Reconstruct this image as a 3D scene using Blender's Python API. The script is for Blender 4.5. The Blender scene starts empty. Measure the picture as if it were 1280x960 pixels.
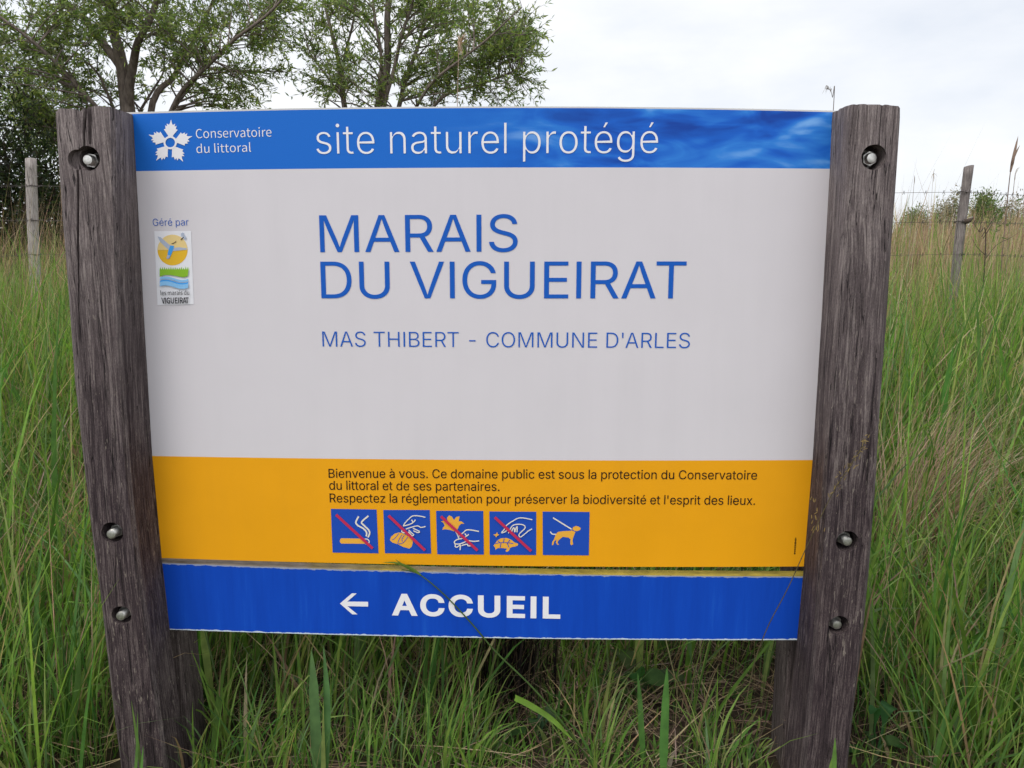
import bpy, bmesh, math, random
import numpy as np
from mathutils import Vector, Matrix, noise, geometry

sc = bpy.context.scene
COL = sc.collection
R = math.radians
rnd = random.Random(7)
rng = np.random.default_rng(11)

# ------------------------------------------------------------------ camera
FPX = 1000.0                       # focal length in pixels of a 1280 px wide frame
PITCH, YAW, ROLL = R(9.475), R(-1.231), R(0.15)
CAM = Vector((0.0936, -1.4438, 1.05))
_c, _s, _cp, _sp = math.cos(YAW), math.sin(YAW), math.cos(PITCH), math.sin(PITCH)
FWD = Vector((_s * _cp, _c * _cp, -_sp))
RGT0 = Vector((_c, -_s, 0))
UP0 = Vector((_s * _sp, _c * _sp, _cp))
RGT = RGT0 * math.cos(ROLL) + UP0 * math.sin(ROLL)
UPV = UP0 * math.cos(ROLL) - RGT0 * math.sin(ROLL)
cam = bpy.data.cameras.new('camera')
cam.sensor_width = 36.0
cam.lens = 36.0 * FPX / 1280.0
cam.clip_start, cam.clip_end = 0.05, 2000
cob = bpy.data.objects.new('camera', cam)
COL.objects.link(cob)
cob.matrix_world = Matrix.Translation(CAM) @ Matrix((RGT, UPV, -FWD)).transposed().to_4x4()
sc.camera = cob

# ------------------------------------------------------------------ sky, sun, exposure
SUN_EL, SUN_AZ = R(52), R(215)     # azimuth measured from +Y, clockwise
w = bpy.data.worlds.new('World'); sc.world = w; w.use_nodes = True
nt = w.node_tree; N = nt.nodes; Lk = nt.links
N.clear()
out = N.new('ShaderNodeOutputWorld'); bg = N.new('ShaderNodeBackground')
sky = N.new('ShaderNodeTexSky'); sky.sky_type = 'NISHITA'; sky.sun_disc = False
sky.sun_elevation = SUN_EL; sky.sun_rotation = SUN_AZ
tc = N.new('ShaderNodeTexCoord'); mp = N.new('ShaderNodeMapping'); mp.inputs['Scale'].default_value = (1, 1, 2.6)
cl = N.new('ShaderNodeTexNoise'); cl.inputs['Scale'].default_value = 2.2; cl.inputs['Detail'].default_value = 6; cl.inputs['Roughness'].default_value = .55
ramp = N.new('ShaderNodeValToRGB')
ramp.color_ramp.elements[0].position = .36; ramp.color_ramp.elements[0].color = (8.2, 8.7, 9.6, 1)
ramp.color_ramp.elements[1].position = .60; ramp.color_ramp.elements[1].color = (10.6, 10.7, 10.9, 1)
mix = N.new('ShaderNodeMix'); mix.data_type = 'RGBA'; mix.inputs['Factor'].default_value = .93
Lk.new(tc.outputs['Generated'], mp.inputs['Vector']); Lk.new(mp.outputs[0], cl.inputs['Vector'])
Lk.new(cl.outputs['Fac'], ramp.inputs[0])
# the cloud deck is brightest round the hidden sun, behind the photographer
nrm = N.new('ShaderNodeVectorMath'); nrm.operation = 'DOT_PRODUCT'
nrm.inputs[1].default_value = (math.sin(SUN_AZ) * math.cos(SUN_EL), math.cos(SUN_AZ) * math.cos(SUN_EL), math.sin(SUN_EL))
mr = N.new('ShaderNodeMapRange'); mr.interpolation_type = 'SMOOTHSTEP'
mr.inputs['From Min'].default_value = -.45; mr.inputs['From Max'].default_value = 1.0; mr.inputs['To Min'].default_value = .70; mr.inputs['To Max'].default_value = 1.12
vs_ = N.new('ShaderNodeVectorMath'); vs_.operation = 'SCALE'
Lk.new(tc.outputs['Generated'], nrm.inputs[0]); Lk.new(nrm.outputs['Value'], mr.inputs['Value'])
Lk.new(ramp.outputs[0], vs_.inputs[0]); Lk.new(mr.outputs[0], vs_.inputs['Scale'])
Lk.new(sky.outputs[0], mix.inputs[6]); Lk.new(vs_.outputs[0], mix.inputs[7])
Lk.new(mix.outputs[2], bg.inputs[0]); bg.inputs[1].default_value = .1
Lk.new(bg.outputs[0], out.inputs[0])
sl = bpy.data.lights.new('sun', 'SUN'); sl.energy = .9; sl.angle = R(25); sl.color = (1, .96, .9)
so = bpy.data.objects.new('sun', sl); COL.objects.link(so)
sdir = Vector((math.sin(SUN_AZ) * math.cos(SUN_EL), math.cos(SUN_AZ) * math.cos(SUN_EL), math.sin(SUN_EL)))
so.rotation_euler = sdir.to_track_quat('Z', 'Y').to_euler()
so.location = sdir * 30
vs = sc.view_settings
vs.view_transform = 'Standard'; vs.look = 'None'; vs.exposure = 0.5; vs.gamma = 1; vs.use_curve_mapping = False
sc.cycles.max_bounces = 7; sc.cycles.diffuse_bounces = 4; sc.cycles.transmission_bounces = 4
sc.cycles.use_denoising = True

# ------------------------------------------------------------------ helpers
def ray(px, py):
    return (FWD * FPX + RGT * (px - 640) - UPV * (py - 480)).normalized()
def cast(px, py, y=0.0):           # the point of the vertical plane y = const seen at a pixel of the photograph
    d = ray(px, py)
    return CAM + d * ((y - CAM.y) / d.y)
def lerp_table(tab, t):
    if t <= tab[0][0]:
        a, b = tab[0], tab[1]
    elif t >= tab[-1][0]:
        a, b = tab[-2], tab[-1]
    else:
        for a, b in zip(tab, tab[1:]):
            if a[0] <= t <= b[0]: break
    return a[1] + (b[1] - a[1]) * (t - a[0]) / (b[0] - a[0])

class MB:
    def __init__(self): self.v = []; self.f = []; self.m = []
    def poly(self, pts, m=0):
        n = len(self.v); self.v += [tuple(p) for p in pts]; self.f.append(tuple(range(n, n + len(pts)))); self.m.append(m)
    def grid(self, rows, m=0, closed=False):
        n = len(self.v); k = len(rows[0])
        for r in rows: self.v += [tuple(p) for p in r]
        for i in range(len(rows) - 1):
            for j in range(k if closed else k - 1):
                j2 = (j + 1) % k
                self.f.append((n + i * k + j, n + i * k + j2, n + (i + 1) * k + j2, n + (i + 1) * k + j)); self.m.append(m)
        return n, k
    def tube(self, pts, rad, sides=6, m=0, cap=True):
        pts = [Vector(p) for p in pts]; rows = []
        prev = None
        for i, p in enumerate(pts):
            t = (pts[min(i + 1, len(pts) - 1)] - pts[max(i - 1, 0)])
            t = t.normalized() if t.length > 1e-9 else Vector((0, 0, 1))
            if prev is None:
                a = t.cross(Vector((.31, .77, .55)));  a = a.normalized() if a.length > 1e-4 else Vector((1, 0, 0))
            else:
                a = (prev - t * prev.dot(t)).normalized()
            prev = a; b = t.cross(a)
            r = rad[i] if hasattr(rad, '__len__') else rad
            rows.append([p + (a * math.cos(q) + b * math.sin(q)) * r for q in (2 * math.pi * k / sides for k in range(sides))])
        n, k = self.grid(rows, m, True)
        if cap:
            self.f.append(tuple(range(n + k - 1, n - 1, -1))); self.m.append(m)
            e = n + (len(rows) - 1) * k
            self.f.append(tuple(range(e, e + k))); self.m.append(m)
    def mesh(self, name, mats, smooth=False):
        me = bpy.data.meshes.new(name); me.from_pydata(self.v, [], self.f); me.update()
        for mm in mats: me.materials.append(mm)
        me.polygons.foreach_set('material_index', self.m)
        if smooth: me.polygons.foreach_set('use_smooth', [True] * len(self.f))
        return me
def link(name, me, parent=None):
    o = bpy.data.objects.new(name, me); COL.objects.link(o)
    if parent: o.parent = parent; o.matrix_parent_inverse = parent.matrix_world.inverted()
    return o
def empty(name, loc):
    o = bpy.data.objects.new(name, None); COL.objects.link(o); o.location = loc; o.matrix_world = Matrix.Translation(loc)
    o.empty_display_size = .1
    return o
def tag(o, label=None, cat=None, group=None, kind=None):
    if label: o['label'] = label
    if cat: o['category'] = cat
    if group: o['group'] = group
    if kind: o['kind'] = kind
    return o

# ------------------------------------------------------------------ materials
def base_mat(name, rough=.6, spec=.3):
    m = bpy.data.materials.new(name); m.use_nodes = True
    b = m.node_tree.nodes['Principled BSDF']; b.inputs['Roughness'].default_value = rough
    b.inputs['Specular IOR Level'].default_value = spec
    return m, m.node_tree, b
def nd(t, kind, **kw):
    n = t.nodes.new(kind)
    for k, v in kw.items():
        if k in n.inputs: n.inputs[k].default_value = v
        else: setattr(n, k, v)
    return n
def ramp_nd(t, stops):
    r = t.nodes.new('ShaderNodeValToRGB'); e = r.color_ramp.elements
    while len(e) < len(stops): e.new(.5)
    for q, (p, c) in zip(e, stops): q.position = p; q.color = (*c, 1)
    return r
def mixc(t, fac, a, b, blend='MIX'):
    m = t.nodes.new('ShaderNodeMix'); m.data_type = 'RGBA'; m.blend_type = blend
    for s, v in ((m.inputs['Factor'], fac), (m.inputs[6], a), (m.inputs[7], b)):
        if isinstance(v, (int, float)): s.default_value = v
        elif isinstance(v, tuple): s.default_value = (*v, 1)
        else: t.links.new(v, s)
    return m.outputs[2]
def noise_nd(t, vec, scale, detail=4, rough=.55, sc3=None, dist=0):
    if sc3:
        mpn = t.nodes.new('ShaderNodeMapping'); mpn.inputs['Scale'].default_value = sc3
        t.links.new(vec, mpn.inputs['Vector']); vec = mpn.outputs[0]
    n = nd(t, 'ShaderNodeTexNoise', Scale=scale, Detail=detail, Roughness=rough, Distortion=dist)
    t.links.new(vec, n.inputs['Vector']); return n.outputs['Fac']
def math_nd(t, op, a, b=None, clamp=False):
    m = t.nodes.new('ShaderNodeMath'); m.operation = op; m.use_clamp = clamp
    for s, v in zip(m.inputs, (a, b)):
        if v is None: continue
        if isinstance(v, (int, float)): s.default_value = v
        else: t.links.new(v, s)
    return m.outputs[0]

def print_mat(name, col, rough=.5, mottle=.05, spec=.16, grime=0):
    m, t, b = base_mat(name, rough, spec)
    o = nd(t, 'ShaderNodeTexCoord').outputs['Object']
    n1 = noise_nd(t, o, 900, 2); n2 = noise_nd(t, o, 6, 5)
    f = math_nd(t, 'ADD', math_nd(t, 'MULTIPLY', n1, .5), math_nd(t, 'MULTIPLY', n2, .5))
    dk = tuple(c * (1 - mottle * 2) for c in col); lt = tuple(min(1, c * (1 + mottle * 2)) for c in col)
    r = ramp_nd(t, [(.3, dk), (.7, lt)]); t.links.new(f, r.inputs[0])
    c = r.outputs[0]
    if grime:                            # rain streaks, dust and a few specks
        st = noise_nd(t, o, 1, 5, .6, (24, 1, 1.6)); big = noise_nd(t, o, 3.2, 4, .55)
        g = math_nd(t, 'MULTIPLY', math_nd(t, 'SUBTRACT', st, .42, True), math_nd(t, 'SUBTRACT', big, .25, True))
        c = mixc(t, math_nd(t, 'MULTIPLY', g, 0.6 * grime, True), c, tuple(q * .55 + .03 for q in col))
        sp = math_nd(t, 'GREATER_THAN', noise_nd(t, o, 210, 3, .6), .775)
        c = mixc(t, math_nd(t, 'MULTIPLY', sp, .5), c, (.12, .09, .06))
        b.inputs['Roughness'].default_value = rough
        t.links.new(math_nd(t, 'ADD', math_nd(t, 'MULTIPLY', big, .25), rough - .12), b.inputs['Roughness'])
    t.links.new(c, b.inputs['Base Color'])
    return m
BLUE = (.012, .115, .52)
M_white = print_mat('sign print grey white', (.65, .612, .632), .45, .02, .22, 1)
M_orange = print_mat('sign print orange', (.80, .35, .007), .45, .04, .2, 1)
M_letter_blue = print_mat('lettering blue', (.008, .098, .46), .5, .03)
M_letter_white = print_mat('lettering white', (.80, .78, .80), .5, .02)
M_letter_dark = print_mat('lettering dark brown', (.018, .008, .007), .5, .02)
M_edge = print_mat('sign laminate edge', (.62, .60, .58), .6, .05)
M_red = print_mat('pictogram red', (.50, .028, .085), .5, .03)
M_pic_orange = print_mat('pictogram orange', (.80, .40, .05), .5, .03)
M_pic_cream = print_mat('pictogram cream', (.75, .70, .60), .5, .03)
M_pic_blue = print_mat('pictogram blue', (.014, .07, .42), .5, .04)
M_stick = print_mat('sticker white', (.78, .77, .80), .4, .02)
M_sun = print_mat('sticker yellow', (.78, .46, .03), .4, .05)
M_sun_pale = print_mat('sticker pale yellow', (.80, .60, .26), .4, .05)
M_sgreen = print_mat('sticker green', (.25, .48, .03), .4, .05)
M_sblue = print_mat('sticker light blue', (.25, .52, .82), .4, .05)
M_sgrey = print_mat('sticker grey blue', (.42, .47, .58), .4, .05)
M_smid = print_mat('sticker mid blue', (.06, .34, .80), .4, .05)
M_black = print_mat('sticker black', (.02, .018, .025), .4, .02)

def header_mat():                   # flat blue that turns into a photograph of rippled water towards the right
    m, t, b = base_mat('sign print header', .5, .18)
    tcn = nd(t, 'ShaderNodeTexCoord'); uv = tcn.outputs['UV']; o = tcn.outputs['Object']
    sx = nd(t, 'ShaderNodeSeparateXYZ'); t.links.new(uv, sx.inputs[0])
    mask = nd(t, 'ShaderNodeMapRange'); mask.interpolation_type = 'SMOOTHSTEP'
    mask.inputs['From Min'].default_value = .42; mask.inputs['From Max'].default_value = .72
    t.links.new(sx.outputs[0], mask.inputs['Value'])
    mpn = nd(t, 'ShaderNodeMapping'); mpn.inputs['Scale'].default_value = (4.2, 1, 15); mpn.inputs['Rotation'].default_value = (0, R(20), 0)
    t.links.new(o, mpn.inputs['Vector'])
    nA = noise_nd(t, mpn.outputs[0], 1.0, 3, .45, None, 1.1)
    nB = noise_nd(t, mpn.outputs[0], 2.0, 3, .45, (1, 1, .8), 1.6)
    s = math_nd(t, 'ADD', math_nd(t, 'MULTIPLY', nA, .65), math_nd(t, 'MULTIPLY', nB, .35))
    r = ramp_nd(t, [(.36, (.005, .055, .34)), (.46, (.009, .115, .55)), (.55, (.03, .21, .66)), (.68, (.22, .46, .84))])
    t.links.new(s, r.inputs[0])
    g = noise_nd(t, o, 800, 2)
    flat = ramp_nd(t, [(.3, (.008, .125, .52)), (.7, (.011, .150, .59))]); t.links.new(g, flat.inputs[0])
    t.links.new(mixc(t, mask.outputs[0], flat.outputs[0], r.outputs[0]), b.inputs['Base Color'])
    return m
M_header = header_mat()

def lower_board_mat():              # blue film on a plank: pale streaks, frayed white lower edge
    m, t, b = base_mat('direction board blue film', .55, .16)
    tcn = nd(t, 'ShaderNodeTexCoord'); uv = tcn.outputs['UV']; o = tcn.outputs['Object']
    sx = nd(t, 'ShaderNodeSeparateXYZ'); t.links.new(uv, sx.inputs[0])
    st = noise_nd(t, o, 1.0, 4, .6, (26, 1, 2.2))
    st2 = noise_nd(t, o, 1.0, 3, .6, (140, 1, 10))
    gr = noise_nd(t, o, 700, 2)
    f = math_nd(t, 'ADD', math_nd(t, 'MULTIPLY', st, .6), math_nd(t, 'MULTIPLY', st2, .2))
    f = math_nd(t, 'ADD', f, math_nd(t, 'MULTIPLY', gr, .2))
    r = ramp_nd(t, [(.34, (.003, .048, .38)), (.56, (.004, .062, .455)), (.74, (.014, .115, .54))]); t.links.new(f, r.inputs[0])
    ed = noise_nd(t, o, 1.0, 5, .7, (70, 1, 70))
    lim = math_nd(t, 'ADD', math_nd(t, 'MULTIPLY', ed, .065), -.016)
    worn = math_nd(t, 'LESS_THAN', sx.outputs[1], lim)
    ed2 = noise_nd(t, o, 1.0, 5, .7, (60, 1, 60))
    lim2 = math_nd(t, 'SUBTRACT', 1.022, math_nd(t, 'MULTIPLY', ed2, .08))
    worn2 = math_nd(t, 'GREATER_THAN', sx.outputs[1], lim2)
    sp = noise_nd(t, o, 60, 4, .7)
    spk = math_nd(t, 'GREATER_THAN', sp, .735)
    c = mixc(t, math_nd(t, 'MULTIPLY', spk, .45), r.outputs[0], (.35, .48, .7))
    c = mixc(t, worn, c, (.55, .62, .70)); c = mixc(t, math_nd(t, 'MULTIPLY', worn2, .7), c, (.40, .42, .40))
    t.links.new(c, b.inputs['Base Color'])
    bp = nd(t, 'ShaderNodeBump', Strength=.15, Distance=.002); t.links.new(st2, bp.inputs['Height']); t.links.new(bp.outputs[0], b.inputs['Normal'])
    return m
M_lower = lower_board_mat()

def moss_mat():
    m, t, b = base_mat('mossy plank edge', .95, .1)
    o = nd(t, 'ShaderNodeTexCoord').outputs['Object']
    a = noise_nd(t, o, 1, 5, .6, (30, 60, 60)); g = noise_nd(t, o, 1, 3, .6, (5, 3, 3))
    sep = nd(t, 'ShaderNodeSeparateXYZ'); t.links.new(o, sep.inputs[0])
    mossy = math_nd(t, 'ADD', math_nd(t, 'MULTIPLY', sep.outputs[0], .45), math_nd(t, 'MULTIPLY', g, 1.1))
    r1 = ramp_nd(t, [(.3, (.16, .125, .095)), (.7, (.32, .265, .215))]); t.links.new(a, r1.inputs[0])
    r2 = ramp_nd(t, [(.3, (.22, .165, .03)), (.7, (.48, .35, .06))]); t.links.new(a, r2.inputs[0])
    rr = ramp_nd(t, [(.38, (0, 0, 0)), (.6, (1, 1, 1))]); t.links.new(mossy, rr.inputs[0])
    t.links.new(mixc(t, rr.outputs[0], r1.outputs[0], r2.outputs[0]), b.inputs['Base Color'])
    bp = nd(t, 'ShaderNodeBump', Strength=.8, Distance=.004); t.links.new(a, bp.inputs['Height']); t.links.new(bp.outputs[0], b.inputs['Normal'])
    return m
M_moss = moss_mat()

def wood_mat(name, dark, mid, light, zs=1.0, lit_grey_top=True, fine=1.0):
    m, t, b = base_mat(name, .85, .2)
    o = nd(t, 'ShaderNodeTexCoord').outputs['Object']
    warp = nd(t, 'ShaderNodeTexNoise', Scale=2.2, Detail=3); t.links.new(o, warp.inputs['Vector'])
    wv = nd(t, 'ShaderNodeVectorMath', operation='SCALE'); wv.inputs['Scale'].default_value = .03
    sub = nd(t, 'ShaderNodeVectorMath', operation='SUBTRACT'); sub.inputs[1].default_value = (.5, .5, .5)
    t.links.new(warp.outputs['Color'], sub.inputs[0]); t.links.new(sub.outputs[0], wv.inputs[0])
    ad = nd(t, 'ShaderNodeVectorMath', operation='ADD'); t.links.new(o, ad.inputs[0]); t.links.new(wv.outputs[0], ad.inputs[1])
    v = ad.outputs[0]
    fib = noise_nd(t, v, 1, 7, .70, (470 * fine, 470 * fine, 17 * zs))
    fib2 = noise_nd(t, v, 1, 5, .62, (120 * fine, 120 * fine, 4.5 * zs))
    grit = noise_nd(t, o, 1, 3, .7, (1000, 1000, 260))
    blot = noise_nd(t, o, 1, 5, .65, (9, 9, 5))
    fleck = noise_nd(t, o, 1, 4, .6, (330, 330, 48))
    s = math_nd(t, 'ADD', math_nd(t, 'MULTIPLY', fib, .46), math_nd(t, 'MULTIPLY', fib2, .22))
    s = math_nd(t, 'ADD', s, math_nd(t, 'MULTIPLY', blot, .12))
    s = math_nd(t, 'ADD', s, math_nd(t, 'MULTIPLY', grit, .20))
    r = ramp_nd(t, [(.39, dark), (.50, mid), (.615, light)]); t.links.new(s, r.inputs[0])
    c = r.outputs[0]
    fl = math_nd(t, 'MULTIPLY', math_nd(t, 'GREATER_THAN', fleck, .64), math_nd(t, 'GREATER_THAN', blot, .48))
    c = mixc(t, math_nd(t, 'MULTIPLY', fl, .5), c, (.36, .31, .25))
    if lit_grey_top:                    # weathered upper end, its paler tone also painting in light from above
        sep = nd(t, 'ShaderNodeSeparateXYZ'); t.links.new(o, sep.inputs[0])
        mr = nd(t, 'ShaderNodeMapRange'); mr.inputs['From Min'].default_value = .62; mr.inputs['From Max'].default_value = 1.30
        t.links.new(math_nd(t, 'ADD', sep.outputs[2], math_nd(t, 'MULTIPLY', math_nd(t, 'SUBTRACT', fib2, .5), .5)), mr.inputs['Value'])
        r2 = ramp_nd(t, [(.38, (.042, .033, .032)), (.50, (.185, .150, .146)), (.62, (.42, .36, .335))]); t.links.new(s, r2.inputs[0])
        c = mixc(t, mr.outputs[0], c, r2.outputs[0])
    ck = noise_nd(t, v, 1, 4, .5, (70 * fine, 70 * fine, 1.5 * zs))       # hairline drying cracks
    ckm = math_nd(t, 'MULTIPLY', math_nd(t, 'LESS_THAN', math_nd(t, 'ABSOLUTE', math_nd(t, 'SUBTRACT', ck, .5)), .007), math_nd(t, 'GREATER_THAN', blot, .44))
    c = mixc(t, math_nd(t, 'MULTIPLY', ckm, .85), c, tuple(q * .6 for q in dark))
    t.links.new(c, b.inputs['Base Color'])
    bp = nd(t, 'ShaderNodeBump', Strength=1.0, Distance=.005); t.links.new(math_nd(t, 'ADD', math_nd(t, 'MULTIPLY', fib, .6), math_nd(t, 'MULTIPLY', fib2, .6)), bp.inputs['Height'])
    t.links.new(bp.outputs[0], b.inputs['Normal'])
    return m
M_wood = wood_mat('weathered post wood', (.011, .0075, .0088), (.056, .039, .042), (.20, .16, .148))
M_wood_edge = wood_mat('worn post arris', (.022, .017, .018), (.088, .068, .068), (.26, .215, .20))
M_wood_back = wood_mat('weathered rear post wood', (.018, .013, .013), (.080, .060, .058), (.22, .18, .165), lit_grey_top=False)
M_fence = wood_mat('fence post wood', (.07, .058, .058), (.20, .17, .16), (.38, .34, .31), lit_grey_top=False, fine=.6)
M_fence_pale = wood_mat('pale fence post wood', (.13, .11, .10), (.34, .30, .28), (.54, .49, .45), lit_grey_top=False, fine=.6)
def steel_mat():
    m, t, b = base_mat('zinc bolt steel', .42, .5)
    b.inputs['Metallic'].default_value = 1
    o = nd(t, 'ShaderNodeTexCoord').outputs['Object']
    r = ramp_nd(t, [(.3, (.50, .49, .46)), (.7, (.80, .78, .73))]); t.links.new(noise_nd(t, o, 160, 4), r.inputs[0])
    t.links.new(r.outputs[0], b.inputs['Base Color']); return m
M_steel = steel_mat()
def wire_mat():
    m, t, b = base_mat('rusty wire', .7, .3); b.inputs['Metallic'].default_value = .6
    o = nd(t, 'ShaderNodeTexCoord').outputs['Object']
    r = ramp_nd(t, [(.3, (.06, .05, .05)), (.7, (.14, .12, .11))]); t.links.new(noise_nd(t, o, 40, 3), r.inputs[0])
    t.links.new(r.outputs[0], b.inputs['Base Color']); return m
M_wire = wire_mat()
def leaf_mat(name, trans=.35, rough=.5, spec=.25, vein=True):       # colour comes from each blade's or leaf's own tint
    m, t, b = base_mat(name, rough, spec)
    at = nd(t, 'ShaderNodeAttribute', attribute_name='tint')
    o = nd(t, 'ShaderNodeTexCoord').outputs['Object']
    n = noise_nd(t, o, 35, 3)
    r = ramp_nd(t, [(.3, (.75, .75, .75)), (.7, (1.2, 1.18, 1.1))]); t.links.new(n, r.inputs[0])
    c = mixc(t, 1.0, at.outputs['Color'], r.outputs[0], 'MULTIPLY')
    t.links.new(c, b.inputs['Base Color'])
    tr = nd(t, 'ShaderNodeBsdfTranslucent'); t.links.new(mixc(t, 1.0, c, (1.25, 1.3, .7), 'MULTIPLY'), tr.inputs['Color'])
    ms = nd(t, 'ShaderNodeMixShader'); ms.inputs[0].default_value = trans
    t.links.new(b.outputs[0], ms.inputs[1]); t.links.new(tr.outputs[0], ms.inputs[2])
    t.links.new(ms.outputs[0], t.nodes['Material Output'].inputs[0])
    return m
M_grass = leaf_mat('grass blade', .45, .55, .16)
M_dry = leaf_mat('dry grass', .25, .8, .1)
M_leaf = leaf_mat('tree leaf', .56, .5, .25)
def bark_mat(name, dark, light):
    m, t, b = base_mat(name, .9, .1)
    o = nd(t, 'ShaderNodeTexCoord').outputs['Object']
    n = noise_nd(t, o, 1, 6, .65, (24, 24, 7))
    r = ramp_nd(t, [(.3, dark), (.7, light)]); t.links.new(n, r.inputs[0]); t.links.new(r.outputs[0], b.inputs['Base Color'])
    bp = nd(t, 'ShaderNodeBump', Strength=.7, Distance=.02); t.links.new(n, bp.inputs['Height']); t.links.new(bp.outputs[0], b.inputs['Normal'])
    return m
M_bark = bark_mat('willow bark', (.085, .066, .056), (.25, .205, .175))
M_twig = bark_mat('twig bark', (.05, .035, .03), (.13, .10, .08))
def ground_mat():
    m, t, b = base_mat('meadow soil', .97, .05)
    o = nd(t, 'ShaderNodeTexCoord').outputs['Object']
    a = noise_nd(t, o, 14, 8, .7); c = noise_nd(t, o, .7, 4, .5)
    r = ramp_nd(t, [(.3, (.022, .016, .013)), (.55, (.065, .046, .034)), (.75, (.14, .105, .075))]); t.links.new(a, r.inputs[0])
    r2 = ramp_nd(t, [(.35, (0, 0, 0)), (.65, (1, 1, 1))]); t.links.new(c, r2.inputs[0])
    t.links.new(mixc(t, math_nd(t, 'MULTIPLY', r2.outputs[0], .5), r.outputs[0], (.05, .065, .022)), b.inputs['Base Color'])
    bp = nd(t, 'ShaderNodeBump', Strength=1, Distance=.03); t.links.new(a, bp.inputs['Height']); t.links.new(bp.outputs[0], b.inputs['Normal'])
    return m
M_ground = ground_mat()

# ------------------------------------------------------------------ ground
mb = MB()
xs = [-400, -120, -40] + [-12 + i * .5 for i in range(49)] + [40, 120, 400]
ys = [-60, -20] + [-6 + i * .5 for i in range(53)] + [40, 90, 200, 600]
mb.grid([[(x, y, .025 * noise.noise(Vector((x * .9, y * .9, 0))) if abs(x) < 13 and -7 < y < 21 else 0) for x in xs] for y in ys])
ground = link('ground', mb.mesh('ground', [M_ground], True)); tag(ground, kind='structure')

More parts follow.
